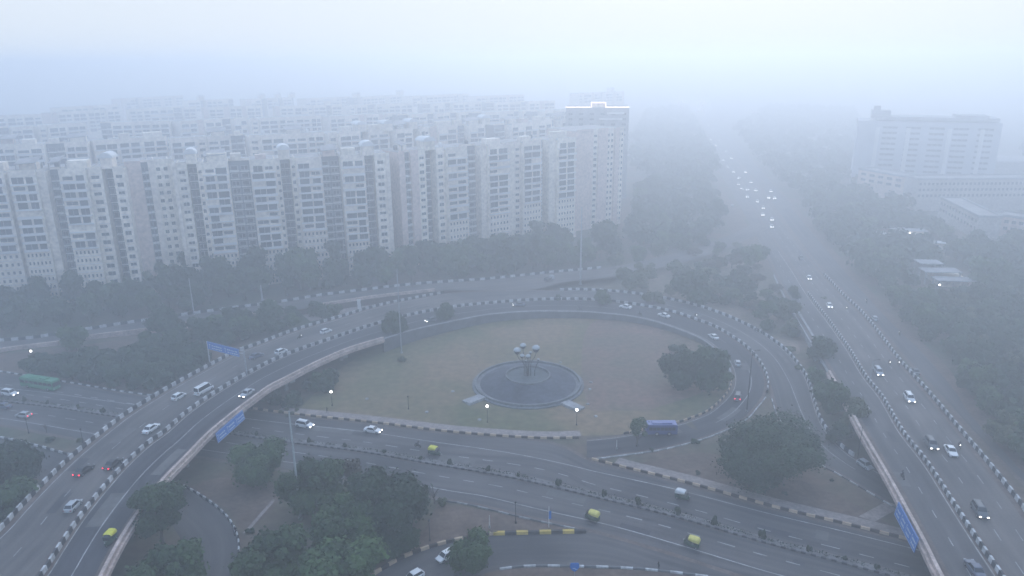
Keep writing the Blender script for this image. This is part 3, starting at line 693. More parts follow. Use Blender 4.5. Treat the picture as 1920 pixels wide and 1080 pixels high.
b4 = Block((1080, 247), (1180, 240), 51, 'tall hazy pinkish apartment tower just below the glowing roof line', 5)
for q in [('B', 1080, 1111, 1), ('N', 1111, 1121, .3), ('B', 1121, 1139, .8), ('S', 1139, 1152, 0), ('B', 1152, 1160), ('S', 1160, 1170, 0)]: b4.bay(*q, D=26)
b4.finish()
# rows behind, fading into the haze
def generic(A, B, Hh, label, seed, group, cap, bw=11.5, nrow=None, deep=1):
    s = Block(A, B, Hh, label, seed, group, cap=cap); r = s.r; x = 0
    seq = []
    while x < s.L - 6:
        typ = r.choice(('A', 'R', 'A', 'K', 'A', 'R', 'N', 'B')) if not seq or seq[-1] == 'A' else 'A'
        seq.append(typ); ww = {'A': bw, 'R': 8, 'K': 5, 'N': 5, 'B': 4}[typ] * r.uniform(.9, 1.1); ww = min(ww, s.L - x)
        s.bay(typ, x, x + ww, px=False, grid=16, D=15); x += ww
    if nrow: # keep only what shows above the row in front
        zc = Hh - nrow * s.fl
        s.wins = [q for q in s.wins if q[2] > zc]; s.bals = [q for q in s.bals if q[2] > zc]
    return s.finish(deep)
ORD = 'first second third fourth fifth sixth seventh eighth ninth tenth'.split()
G2 = 'apartment blocks of the second row'; G3 = 'apartment blocks of the third row'; G4 = 'apartment blocks of the fourth row'; G5 = 'farthest apartment blocks melting into the haze'
for i, (xa, ya, xb, yb, tx) in enumerate([(-60, 275, 30, 272, 'second row apartment block cut by the left picture edge'), (30, 274, 165, 268, 'second row apartment block behind the nearest block'),
        (172, 266, 312, 257, 'second row apartment block behind the blank pinkish wing'), (318, 262, 458, 255, 'second row apartment block above the left end of the long middle block'),
        (466, 257, 606, 250, 'second row apartment block above the middle vaulted roof tower'), (614, 252, 742, 243, 'second row apartment block above the right end of the middle block'),
        (722, 246, 800, 240, 'narrow second row block in the gap before the pinkish end wall'), (805, 240, 930, 233, 'second row apartment block above the left half of the long right block'), (935, 236, 1072, 224, 'second row apartment block left of the glowing roof line')]):
    generic((xa, ya), (xb, yb), HB, tx, 20 + i, None, 60, nrow=7)
for i, (xa, ya, xb, yb) in enumerate([(-70, 245, 60, 238), (70, 237, 170, 231), (185, 232, 320, 228), (335, 229, 460, 222), (470, 224, 600, 218), (615, 220, 735, 214), (750, 217, 880, 211), (890, 213, 1000, 208), (1005, 210, 1060, 205)]):
    generic((xa, ya), (xb, yb), HB, 'hazy third row apartment block, %s from the left' % ORD[i], 40 + i, G3, 40, nrow=6, deep=0)
for i, (xa, ya, xb, yb) in enumerate([(-60, 222, 80, 215), (95, 213, 230, 205), (240, 206, 370, 201), (380, 203, 500, 199), (515, 201, 640, 197), (655, 199, 780, 194), (795, 196, 900, 192), (915, 194, 1040, 190)]):
    generic((xa, ya), (xb, yb), HB, 'very pale fourth row apartment block, %s from the left' % ORD[i], 60 + i, G4, 24, nrow=5, deep=0)
for i, (xa, ya, xb, yb) in enumerate([(110, 203, 220, 197), (225, 186, 340, 180), (350, 190, 450, 186), (460, 187, 560, 183), (570, 186, 660, 182), (670, 184, 760, 178), (770, 182, 880, 176), (890, 182, 980, 178), (1085, 176, 1175, 172)]):
    generic((xa, ya), (xb, yb), HB + 1, 'distant apartment block melting into the horizon haze, %s from the left' % ORD[i], 80 + i, G5, 10, nrow=3, deep=0)
# tower with the glowing roof outline
def at_depth(px, py, dist):
    d = MC @ Vector(((px - 960) / F, (540 - py) / F, -1)); k = dist / math.hypot(d.x, d.y); return Vector((d.x * k, d.y * k, H + d.z * k))
DT = 470.0
a, c = at_depth(1061, 201, DT), at_depth(1180, 202, DT); zt = (a.z + c.z) / 2; u = (c - a); u.z = 0; Lw = u.length; ang = math.atan2(u.y, u.x)
tw = empty('tower_block', (a.x, a.y, 0), ang, 'tall tower outlined by a glowing pink and white roof line', 'tower')
b = MB(); b.box((Lw / 2, 12, zt / 2), (Lw, 24, zt)); b.build('wall', M['concrete'], tw)
s0 = (1109 - 1061) / 119 * Lw; s1 = (1136 - 1061) / 119 * Lw; hp = at_depth(1120, 193, DT).z - zt
b = MB(); b.box(((s0 + s1) / 2, 12, zt + hp / 2), (s1 - s0, 20, hp)); b.build('stair_tower', M['wall'], tw)
b = MB(); e = .42
for x0, x1, z in ((0, s0, zt), (s0, s1, zt + hp), (s1, Lw, zt)): b.box(((x0 + x1) / 2, -.2, z + e / 2), (x1 - x0 + .4, .35, e))
for x in (s0, s1): b.box((x, -.2, zt + hp / 2), (e, .34, hp))
b.build('light_strip', M['led'], tw)
b = MB()
for k, (x0, x1, dz) in enumerate(((s1 + 1, Lw - 3, -3.5), (s1 - 4, Lw - 4, -7.0))): b.box(((x0 + x1) / 2, -.6, zt + dz), (x1 - x0, 1.2, 1.1))
b.build('canopy', M['slab'], tw)
for f in range(5):
    for k in range(6):
        inst('window', WIN[2], tw, (3 + k * (Lw - 6) / 5, -.02, zt - 4 - f * 3.2), 0, (2.6, 1, 1.5))

# ------------------------------------------------------------------ big hazy building at the right and its low wings
dR = 560
a, c = at_depth(1612, 214, dR), at_depth(1884, 216, dR + 10); zt = 46.5; u = c - a; u.z = 0; Lw = u.length; ang = math.atan2(u.y, u.x)
bR = empty('office_building', (a.x, a.y, 0), ang, 'large hazy building with four tall pale stripes at the right', 'building')
b = MB(); b.box((Lw / 2, 14, zt / 2 - 1), (Lw, 28, zt - 2)); b.build('wall', mat('wall_grey', (.43, .44, .46), .85, .12, .1), bR)
b = MB(); b.box((Lw * .55, 12, zt - 1 + 1.0), (Lw * .86, 22, 2.0)); b.box((Lw * .16, 10, zt + 2.2), (Lw * .14, 12, 5)); b.box((Lw * .13, 10, zt + 6), (Lw * .05, 5, 3)); b.box((Lw * .8, 12, zt + 1.6), (Lw * .22, 18, 1.6)); b.build('roof', M['concrete'], bR)
for px in (1652, 1712, 1790, 1850):
    x = (px - 1612) / 272 * Lw; b = MB(); b.box((x, -.5, zt * .5 - 2.5), (2.4, 1.0, zt - 7)); b.build('stair_strip', M['slab'], bR)
for k in range(5):
    x0 = Lw * (.2 + .165 * k)
    for f in range(11):
        inst('window', WIN[3], bR, (x0 + 3, -.03, zt - 6 - f * 3.6), 0, (9, 1, 1.5))
def lowblock(A, B, Hh, D, label, seed, rows, ncol, roofm='roof', name='low_building', cat='building', wallm='wall_muted'):
    a, c = P(*A, Hh), P(*B, Hh); u = c - a; L = u.length; ang = math.atan2(u.y, u.x)
    e = empty(name, (a.x, a.y, 0), ang, label, cat)
    b = MB(); b.box((L / 2, D / 2, Hh / 2), (L, D, Hh)); b.build('wall', M[wallm], e)
    b = MB(); b.box((L / 2, D / 2, Hh + .15), (L + .8, D + .8, .3)); b.build('roof', M[roofm], e)
    b = MB()
    for x, y, dx, dy in ((L / 2, -.25, L + .6, .4), (L / 2, D + .25, L + .6, .4), (-.25, D / 2, .4, D), (L + .25, D / 2, .4, D)): b.box((x, y, Hh + .75), (dx, dy, .9))
    b.build('roof_parapet', M['concrete'], e)
    for f in range(rows):
        for k in range(ncol): inst('window', WIN[2], e, ((k + .7) * L / (ncol + .4), -.03, Hh - 2.2 - f * 3.4), 0, (L / ncol * .55, 1, 1.6))
    return e
lowblock((1722, 338), (1960, 336), 18, 14, 'long low building with two rows of small windows at the right edge', 1, 3, 30)
lowblock((1610, 318), (1716, 336), 17, 12, 'hazy pinkish low wing below the large striped building', 2, 2, 6, wallm='pink')
lowblock((1764, 372), (1836, 408), 11, 10, 'low flat roofed building with pale roof edges, running toward the big green tree', 3, 2, 12)
lowblock((1866, 404), (1985, 420), 10, 12, 'low pinkish building at the right edge in front of the long one', 4, 2, 8, wallm='pink')
# white curved hall roof
a = P(1868, 302, 16); b = MB(); n = 10; Lr, Wd = 60, 24
e = empty('hall', (a.x, a.y, 0), -.2, 'hall with a pale vaulted roof cut by the right picture edge', 'hall')
b.box((Lr / 2, Wd / 2, 7.5), (Lr, Wd, 15)); b.build('wall', M['wall_muted'], e); b = MB()
pr = [(Wd / 2 - Wd / 2 * 1.08 * math.cos(PI * i / n), 3.2 * math.sin(PI * i / n)) for i in range(n + 1)]; m = n + 1
b.add([(x, y, 15.05 + z) for x in (-1, Lr + 1) for y, z in pr], [(i, i + 1, m + i + 1, m + i) for i in range(n)] + [tuple(range(m)), tuple(range(m, 2 * m))[::-1], (0, m, 2 * m - 1, n)]); b.build('roof', M['wall_muted'], e)
# stepped pale canopy roofs by the lit lamp
e0 = P(1780, 540, 0); e = empty('pavilion', (e0.x, e0.y, 0), -.12, 'pale stepped roof pavilion among the trees beside a lit lamp', 'pavilion')
for k, (x, y, dx, dy, z, rz) in enumerate([(2, 0, 16, 6, 3.6, 0), (-1, 7.4, 14, 6.6, 5.0, .04), (-2.5, 15, 9, 6.5, 6.3, .03)]):
    b = MB(); b.box((x, y, z), (dx, dy, .35), rz)
    for sx in (-.45, .45):
        for sy in (-.42, .42): b.box((x + sx * dx, y + sy * dy, z / 2 - .1), (.4, .4, z - .2), rz)
    b.build('roof', M['concrete'], e)
b = MB(); b.box((2, 8, 1.6), (10, 14, 3.2)); b.build('wall', M['wall'], e)
for i, (px, py, w_, d_, h_, tx) in enumerate([(1642, 448, 8, 4, 3, 'small pale hut among the trees right of the highway'), (1700, 443, 16, 6, 3.5, 'low pale shed with two lamps among the trees'), (1822, 556, 8, 3, 2.5, 'tiny grey hut right of the stepped pavilion'), (1755, 466, 6, 4, 3, 'small pinkish hut below the low flat roofed building')]):
    p = P(px, py, 0); e = empty('hut', (p.x, p.y, 0), rnd.uniform(-.4, .4), tx, 'hut'); b = MB(); b.box((0, 0, h_ / 2), (w_, d_, h_)); b.build('wall', M['wall'], e)
    b = MB(); b.box((0, 0, h_ + .12), (w_ + .8, d_ + .8, .25)); b.build('roof', M['slab'], e)
    b = MB(); b.box((0, -d_ / 2 - .02, 1.05), (1.0, .08, 2.1)); b.build('door', M['recess'], e)
# ------------------------------------------------------------------ trees
def crown_mesh(name, seed, mats, nleaf, leaf, lobes, rx=5.0, rz=3.7, zc=4.3, spread=.62, droop=.0):
    g = np.random.default_rng(seed)
    cs, rs = [], []
    for i in range(lobes):
        a = g.uniform(0, 2 * PI); rr = math.sqrt(g.uniform(0, 1)) * spread * rx; zz = g.uniform(-.6, .8) * rz * (1 - .5 * (rr / rx) ** 2)
        cs.append((rr * math.cos(a), rr * math.sin(a), zc + zz)); rs.append(g.uniform(.17, .45) * rx)
    cs, rs = np.array(cs), np.array(rs)
    cs, rs = cs, rs; per = g.choice(lobes, nleaf, p=rs ** 2 / (rs ** 2).sum())
    d = g.normal(size=(nleaf, 3)); d /= np.linalg.norm(d, axis=1)[:, None]
    rad = g.uniform(.62, 1.06, nleaf) ** .7
    stray = g.uniform(size=nleaf) < .07; rad = np.where(stray, g.uniform(1.05, 1.38, nleaf), rad)
    lump = 1 + .18 * np.sin(d[:, 0] * 5 + per) * np.cos(d[:, 1] * 6 + per * 2)
    c = cs[per] + d * (rs[per] * rad * lump)[:, None] * np.array([1, 1, .8])
    nrm = d + g.normal(size=(nleaf, 3)) * .55; nrm[:, 2] += .3; nrm /= np.linalg.norm(nrm, axis=1)[:, None]
    t = np.cross(nrm, g.normal(size=(nleaf, 3))); t /= np.linalg.norm(t, axis=1)[:, None]; bt = np.cross(nrm, t)
    s = (leaf * g.uniform(.6, 1.35, nleaf))[:, None]
    V = np.stack([c - t * s * .5 - bt * s * .3, c + t * s * .5 - bt * s * .35, c + t * s * .35 + bt * s * .45, c - t * s * .4 + bt * s * .4], 1).reshape(-1, 3)
    me = bpy.data.meshes.new(name); n = nleaf
    me.vertices.add(4 * n); me.vertices.foreach_set('co', V.astype('f').ravel())
    me.loops.add(4 * n); me.loops.foreach_set('vertex_index', np.arange(4 * n)); me.polygons.add(n)
    me.polygons.foreach_set('loop_start', np.arange(0, 4 * n, 4)); me.polygons.foreach_set('loop_total', np.full(n, 4)); me.update(calc_edges=True)
    tone = np.clip(g.uniform(0, 1, lobes)[per] * .6 + g.uniform(0, .5, n), 0, 1)
    at = me.attributes.new('tone', 'FLOAT', 'FACE'); at.data.foreach_set('value', tone.astype('f'))
    me.materials.append(mats); return me, cs, rs
def trunk_mesh(name, cs, rs, seed, zc=4.3, r0=.32):
    r = random.Random(seed); b = MB(); fork = Vector((r.uniform(-.2, .2), r.uniform(-.2, .2), zc * .36))
    b.tube([(0, 0, -.1), (.05, 0, zc * .18), fork], [r0 * 1.3, r0, r0 * .85], 8)
    for i in range(min(7, len(cs))):
        e = Vector(cs[i]); m = fork.lerp(e, .5) + Vector((r.uniform(-.3, .3), r.uniform(-.3, .3), -.3))
        b.tube([fork, m, fork.lerp(e, .92)], [r0 * .6, r0 * .35, r0 * .12], 6)
    return b.mesh(name, M['trunk'], True)
PROTO = {}
def proto(key, *a, trunk=True, **k):
    me, cs, rs = crown_mesh('crown', *a, **k); PROTO[key] = (me, trunk_mesh('trunk', cs, rs, 3, k.get('zc', 4.3)))
for i in range(3): proto('near%d' % i, 10 + i, M['leaf'], 17000, .42, 24, spread=.7)
proto('nearhigh', 14, M['leaf'], 17000, .42, 24, spread=.7, zc=7.4, rz=4.2)
proto('great', 16, M['leaf_dark'], 48000, .21, 52, rz=3.3, spread=.78)
proto('neardark', 15, M['leaf_dark'], 19000, .42, 28, spread=.72)
for i in range(3): proto('mid%d' % i, 20 + i, M['leaf'], 5200, .62, 15, spread=.62)
for i in range(2): proto('dark%d' % i, 30 + i, M['leaf_dark'], 5200, .62, 15, spread=.6)
proto('olive0', 40, M['leaf_olive'], 4600, .6, 13, spread=.64); proto('olive1', 41, M['leaf_olive'], 4200, .55, 12, spread=.66)
proto('dry', 45, M['leaf_dry'], 2600, .5, 10, spread=.66)
proto('sparse', 46, M['leaf'], 1700, .5, 12, spread=.7, rx=4.6, zc=6.5, rz=2.8)
proto('tall', 47, M['leaf_dark'], 4600, .6, 14, rx=3.4, rz=5.5, zc=7, spread=.55)
proto('bush0', 50, M['leaf_dark'], 1500, .42, 9, rx=2.4, rz=1.0, zc=1.1, spread=.6)
proto('bush1', 51, M['leaf_olive'], 1300, .42, 8, rx=2.2, rz=.9, zc=1.0, spread=.6)
def put_tree(key, loc, diam, k, label, group=None, name='tree', cat='tree', rz=None):
    e = empty(name, loc, rnd.uniform(0, 6.28) if rz is None else rz, label, cat, group); s = diam / (10.0 if 'bush' not in key else 4.6)
    me, tr = PROTO[key]; inst('crown' if 'bush' not in key else 'foliage', me, e, scale=(s, s, s * k))
    if 'bush' not in key: inst('trunk', tr, e, scale=(s, s, s * k))
    return e
def tree(px, py, wpx, key, label, k=1.0, zr=.45, group=None, **kw):
    """crown centre at (px, py), crown wpx wide"""
    z = 6
    for _ in range(6):
        p = P(px, py, z); dep = proj(p)[2]; diam = wpx * dep / F / (1.12 if 'bush' not in key else 1.0); z = zr * diam * k if 'bush' not in key else .25 * diam * k
    p.z = 0
    return put_tree(key, p, diam, k, label, group, **kw)
for a in [
    (484, 862, 112, 'near0', 'pale green tree beside the median left of the tall lamp mast', .95),
    (588, 905, 150, 'near1', 'broad dark tree the tall lamp mast rises in front of', 1.0),
    (663, 880, 72, 'dry', 'thin tree with reddish bare top twigs at the median', 1.15),
    (722, 935, 165, 'neardark', 'dark round tree at the right end of the bottom tree clump', .95),
    (640, 985, 150, 'near2', 'olive tinged tree in the middle of the bottom tree clump', .9),
    (515, 1040, 170, 'near1', 'green tree at the lower left of the bottom tree clump', .9),
    (640, 1065, 180, 'near0', 'large tree cut by the bottom picture edge in the big clump', .9),
    (745, 1010, 90, 'neardark', 'small dark tree low at the right foot of the bottom clump', .7),
    (318, 1066, 165, 'near1', 'tree under the curved flyover at the bottom edge, left of the bottom clump', .9),
    (5, 880, 130, 'neardark', 'dark tree at the left edge below the grass strip', 1.0),
    (-10, 950, 150, 'near0', 'tree cut by the left edge beside the flyover barrier', 1.0),
    (888, 1036, 98, 'near0', 'tree hiding the rear of the small white car on the bottom slip road', 1.15),
    (1195, 812, 58, 'sparse', 'young sparse tree with a visible trunk beside the blue bus', 1.15),
    (1437, 840, 212, 'great', 'great round dark tree on the triangular island', .74),
    (1275, 690, 98, 'dark0', 'left tree of the pair inside the lawn loop', 1.0),
    (1330, 690, 108, 'dark1', 'right tree of the pair inside the lawn loop', 1.0),
    (742, 612, 66, 'dark0', 'dark tree in front of the pale mast at the end of the flyover parapet', 1.15),
    (832, 590, 54, 'dark1', 'round tree beside the glaring headlamp on the ring road', 1.15),
    (1047, 562, 24, 'dark0', 'very small tree growing at the ring road barrier', 1.1),
    (1130, 562, 48, 'mid1', 'green tree hiding part of the ring road barriers', 1.1),
    (1540, 655, 66, 'dark0', 'tree by the end of the pale wall left of the right flyover', 1.1),
    (1533, 702, 50, 'mid0', 'small tree between ring road and right flyover ramp', 1.0),
    (1560, 745, 85, 'mid2', 'green tree left of the right flyover ramp', 1.0),
    (1600, 775, 88, 'olive1', 'feathery olive tree hanging over the left edge of the right flyover', .95),
    (1572, 812, 62, 'dark1', 'low dark tree under the left edge of the right flyover', .8),
    (1490, 548, 36, 'dark1', 'small dark tree at the head of the ramp barrier', 1.0),
    (1300, 537, 100, 'dark0', 'wide dark tree behind the ring road', .9),
    (1183, 515, 86, 'olive0', 'light green tree at the end of the service road', .9),
    (1440, 582, 66, 'mid1', 'green tree behind the ring road with a pale branch arc', .85),
    (1350, 548, 50, 'olive1', 'olive bush like tree between the wide dark tree and the ramp', .7),
    (1415, 480, 66, 'mid2', 'hazy green tree left of the highway', .9),
    (1860, 505, 100, 'mid0', 'large tree at the right edge beyond the stepped pavilion', 1.0),
    (510, 745, 50, 'bush0', 'dark bushes under the outer edge of the flyover parapet', 1.0),
    (545, 748, 48, 'bush0', 'shrub at the left tip of the lawn', 1.0),
    (600, 712, 70, 'bush0', 'low dark shrub at the foot of the flyover beside the lawn', 1.0),
    (1740, 800, 1, 'bush0', '', 1)]:
    if not a[4]: continue
    px, py, wd, key, tx, k = a
    if 'bush' in key: tree(px, py, wd, key, tx, k, name='shrub', cat='shrub')
    else: tree(px, py, wd, key, tx, k)
tree(294, 955, 118, 'nearhigh', 'round tree rising in front of the parapet of the curved flyover', 1.0, zr=.74)
for x_, y_, w_, key, tx, k in [(345, 515, 62, 'tall', 'tall hazy tree before the blank pinkish wing', 1.1), (412, 512, 74, 'mid1', 'broad hazy tree before the left end of the long middle block', 1.2), (478, 500, 78, 'dark0', 'tall hazy tree before the middle of the long middle block', 1.3),
    (560, 502, 92, 'mid2', 'very broad hazy tree before the long middle block', 1.15), (620, 520, 50, 'dark1', 'smaller hazy tree right of the very broad one', 1.2), (860, 492, 70, 'mid0', 'hazy tree before the left half of the long right block', 1.1),
    (955, 478, 92, 'dark0', 'large hazy tree before the right half of the long right block', 1.05), (1022, 470, 80, 'mid1', 'large hazy tree left of the tall white mast', 1.1), (1140, 446, 84, 'dark1', 'large hazy tree at the foot of the pinkish tower', 1.1),
    (140, 628, 76, 'mid0', 'tree covering a stretch of the service road at the left', .95), (310, 604, 84, 'dark0', 'tree covering the service road above the gantry sign', 1.0), (500, 590, 80, 'dark1', 'dark tree at the left end of the clear pale wall', .95), (455, 612, 60, 'mid2', 'tree at the outer edge of the curved flyover beyond the gantry', .9),
    (1355, 712, 60, 'mid1', 'low tree at the kerb right below the pair of lawn trees', .85), (1225, 560, 50, 'olive1', 'small tree just behind the outer ring barrier', .8)]:
    tree(x_, y_, w_, key, tx, k)
# ---- belts of trees: scattered over regions surveyed on the ground
CLEAR = [(P(1780, 530), 17), (P(1765, 550), 10), (P(1745, 560), 9), (P(1642, 455), 10), (P(1705, 452), 16), (P(1755, 470), 9), (P(1830, 430), 12), (P(1800, 425), 14), (P(1770, 410), 14), (P(1740, 395), 12), (P(1860, 440), 12)]
def inside(p, poly):
    if any((p[0] - c.x) ** 2 + (p[1] - c.y) ** 2 < r_ * r_ for c, r_ in CLEAR): return False
    c = False; j = len(poly) - 1
    for i in range(len(poly)):
        a, b = poly[i], poly[j]
        if (a[1] > p[1]) != (b[1] > p[1]) and p[0] < (b[0] - a[0]) * (p[1] - a[1]) / (b[1] - a[1]) + a[0]: c = not c
        j = i
    return c
def belt(pp, spacing, keys, diam, label, group, kr=(.85, 1.2), nmax=90, seed=0, name='tree', cat='tree', exist=[]):
    r = random.Random(seed); poly = [tuple(P(x, y, 0))[:2] for x, y in pp]
    x0, x1 = min(p[0] for p in poly), max(p[0] for p in poly); y0, y1 = min(p[1] for p in poly), max(p[1] for p in poly)
    got = []; tries = 0
    while len(got) < nmax and tries < 6000:
        tries += 1; q = (r.uniform(x0, x1), r.uniform(y0, y1))
        if not inside(q, poly) or any((q[0] - e[0]) ** 2 + (q[1] - e[1]) ** 2 < spacing ** 2 for e in got): continue
        got.append(q)
    for q in got:
        k_ = r.choice(keys); lk = {'da': 'dark ', 'mi': 'mid green ', 'ta': 'tall narrow dark ', 'ol': 'pale olive ', 'dr': 'brownish dry '}[k_[:2]]
        put_tree(k_, (q[0], q[1], 0), r.uniform(*diam), r.uniform(*kr), lk + label, group, name, cat)
    return len(got)
n = 0
n += belt([(-30, 585), (180, 560), (360, 545), (480, 530), (480, 560), (340, 585), (180, 603), (-30, 632)], 7.5, ['dark0', 'mid0', 'dark1', 'mid1', 'tall'], (9, 12), 'hazy tree in the belt below the nearest apartment block', 'trees below the nearest apartment block', nmax=44, seed=1, kr=(.9, 1.3))
n += belt([(480, 530), (740, 505), (940, 480), (1060, 468), (1120, 470), (1128, 495), (900, 516), (700, 538), (480, 562)], 7.5, ['dark0', 'mid0', 'dark1', 'mid2', 'tall'], (9, 13), 'hazy tree in the belt below the long apartment blocks', 'trees below the long apartment blocks', nmax=50, seed=2, kr=(.9, 1.25))
n += belt([(30, 700), (90, 685), (190, 668), (330, 662), (388, 668), (380, 688), (330, 715), (290, 735), (180, 718), (60, 702)], 5.2, ['dark1', 'dark0'], (6, 8.5), 'low tree in the thicket behind the green bus', 'thicket behind the green bus', nmax=34, seed=3, kr=(.6, .85))
n += belt([(290, 628), (430, 605), (560, 592), (640, 588), (560, 618), (430, 650), (300, 660), (250, 655)], 6, ['dark1', 'dark0', 'mid0'], (6.5, 9), 'tree between the service road and the curved flyover', 'trees between service road and flyover', nmax=26, seed=4, kr=(.7, 1.0))
n += belt([(1200, 512), (1290, 488), (1380, 462), (1440, 520), (1475, 560), (1500, 640), (1440, 612), (1380, 585), (1290, 560), (1200, 545)], 10, ['olive0', 'mid1', 'dark0', 'olive1', 'dry'], (5, 10), 'scrubby tree on the rough ground between ring road and highway', 'scrubby trees between ring road and highway', nmax=34, seed=5, kr=(.6, .95))
n += belt([(1640, 540), (1700, 560), (1820, 570), (1960, 560), (1960, 880), (1900, 860), (1850, 790), (1760, 655), (1700, 600)], 8.5, ['dark0', 'mid0', 'dark1', 'mid1', 'olive0'], (9, 13), 'tree of the wood close to the right picture edge', 'trees of the right hand wood', nmax=46, seed=6, kr=(.8, 1.1))
n += belt([(1500, 385), (1560, 375), (1680, 405), (1760, 440), (1850, 470), (1960, 450), (1960, 520), (1850, 500), (1740, 505), (1640, 535), (1600, 505), (1545, 440)], 10, ['dark0', 'mid0', 'dark1', 'mid2'], (10, 14), 'hazy tree of the wood between the highway and the low buildings', 'hazy trees right of the highway', nmax=40, seed=7, kr=(.8, 1.1))
n += belt([(1180, 440), (1200, 370), (1230, 330), (1320, 330), (1345, 400), (1360, 440), (1290, 462), (1200, 480)], 10, ['dark0', 'mid0', 'dark1'], (10, 14), 'hazy tree of the wood right of the apartment blocks', 'hazy trees right of the apartment blocks', nmax=30, seed=8, kr=(.8, 1.15))
n += belt([(1150, 500), (1190, 475), (1290, 455), (1320, 465), (1240, 487), (1160, 505)], 9, ['dark0', 'mid0', 'olive0'], (8, 11), 'hazy tree at the far end of the service road', 'trees at the far end of the service road', nmax=14, seed=9, kr=(.8, 1.1))
print('belt trees', n)
# far woods as one mass each
def wood(pp, count, nm, seed, size=(9, 15)):
    r = np.random.default_rng(seed); poly = [tuple(P(x, y, 0))[:2] for x, y in pp]; A = np.array(poly); got = []
    while len(got) < count:
        q = (r.uniform(A[:, 0].min(), A[:, 0].max()), r.uniform(A[:, 1].min(), A[:, 1].max()))
        if inside(q, poly): got.append(q)
    got = np.array(got); per = 150; n = count * per
    c = np.repeat(got, per, 0); dm = np.repeat(r.uniform(*size, count), per); d = r.normal(size=(n, 3)); d /= np.linalg.norm(d, axis=1)[:, None]; d[:, 2] = np.abs(d[:, 2]) * 1.1 - .25
    rad = r.uniform(.7, 1.05, n) * (1 + .2 * np.sin(d[:, 0] * 5 + dm))
    pos = np.stack([c[:, 0] + d[:, 0] * dm * .5 * rad, c[:, 1] + d[:, 1] * dm * .5 * rad, dm * .5 + d[:, 2] * dm * .42 * rad], 1)
    nr = d + r.normal(size=(n, 3)) * .4; nr /= np.linalg.norm(nr, axis=1)[:, None]; t = np.cross(nr, r.normal(size=(n, 3))); t /= np.linalg.norm(t, axis=1)[:, None]; bt = np.cross(nr, t)
    s = r.uniform(1.0, 2.0, n)[:, None]
    V = np.stack([pos - t * s * .5 - bt * s * .4, pos + t * s * .5 - bt * s * .5, pos + t * s * .45 + bt * s * .5, pos - t * s * .5 + bt * s * .4], 1).reshape(-1, 3)
    me = bpy.data.meshes.new('wood'); me.vertices.add(4 * n); me.vertices.foreach_set('co', V.astype('f').ravel()); me.loops.add(4 * n); me.loops.foreach_set('vertex_index', np.arange(4 * n)); me.polygons.add(n)
    me.polygons.foreach_set('loop_start', np.arange(0, 4 * n, 4)); me.polygons.foreach_set('loop_total', np.full(n, 4)); me.update(calc_edges=True)
    at = me.attributes.new('tone', 'FLOAT', 'FACE'); at.data.foreach_set('value', (np.repeat(r.uniform(0, .6, count), per) + r.uniform(0, .4, n)).astype('f'))
    me.materials.append(M['leaf_dark']); o = bpy.data.objects.new('wood', me); C.objects.link(o); return tag(o, nm, kind='stuff')
wood([(1185, 330), (1190, 265), (1215, 215), (1285, 205), (1330, 290), (1345, 335), (1320, 345), (1240, 340)], 420, 'hazy wood left of the far highway', 1)
wood([(1380, 250), (1440, 205), (1600, 210), (1620, 310), (1700, 345), (1720, 400), (1680, 405), (1560, 378), (1500, 380), (1440, 322)], 560, 'hazy wood right of the far highway', 2)
wood([(1880, 345), (1990, 345), (1990, 300), (1930, 280)], 60, 'hazy trees by the vaulted hall', 3)
wood([(1500, 385), (1560, 375), (1680, 405), (1760, 440), (1850, 470), (1960, 450), (1960, 560), (1850, 575), (1740, 560), (1650, 545), (1600, 505), (1545, 440)], 190, 'trees and undergrowth filling the wood right of the highway', 5, (6, 12))
wood([(1180, 440), (1200, 370), (1230, 330), (1320, 330), (1345, 400), (1350, 430), (1290, 455), (1200, 480)], 150, 'undergrowth of the wood right of the apartment blocks', 6, (6, 11))
wood([(1660, 560), (1740, 575), (1960, 580), (1960, 880), (1900, 860), (1850, 790), (1770, 660), (1710, 600)], 110, 'undergrowth of the wood at the right picture edge', 7, (4, 8))
wood([(30, 700), (90, 685), (190, 668), (330, 662), (388, 668), (380, 688), (330, 715), (290, 735), (180, 718), (60, 702)], 60, 'undergrowth of the thicket behind the green bus', 8, (3, 5))
wood([(1230, 520), (1290, 500), (1380, 480), (1440, 540), (1475, 580), (1500, 650), (1440, 625), (1380, 595), (1290, 568)], 50, 'low scrub between ring road and highway', 9, (2, 4))
wood([(-60, 560), (330, 530), (480, 518), (740, 492), (940, 470), (1060, 455), (1060, 468), (740, 508), (480, 534), (330, 548), (-60, 590)], 230, 'trees and undergrowth at the feet of the apartment blocks', 4, (6, 10))

wood([(1955, 430), (2350, 430), (2350, 900), (2150, 900), (1955, 800)], 260, 'wood running on past the right picture edge', 10, (8, 13))
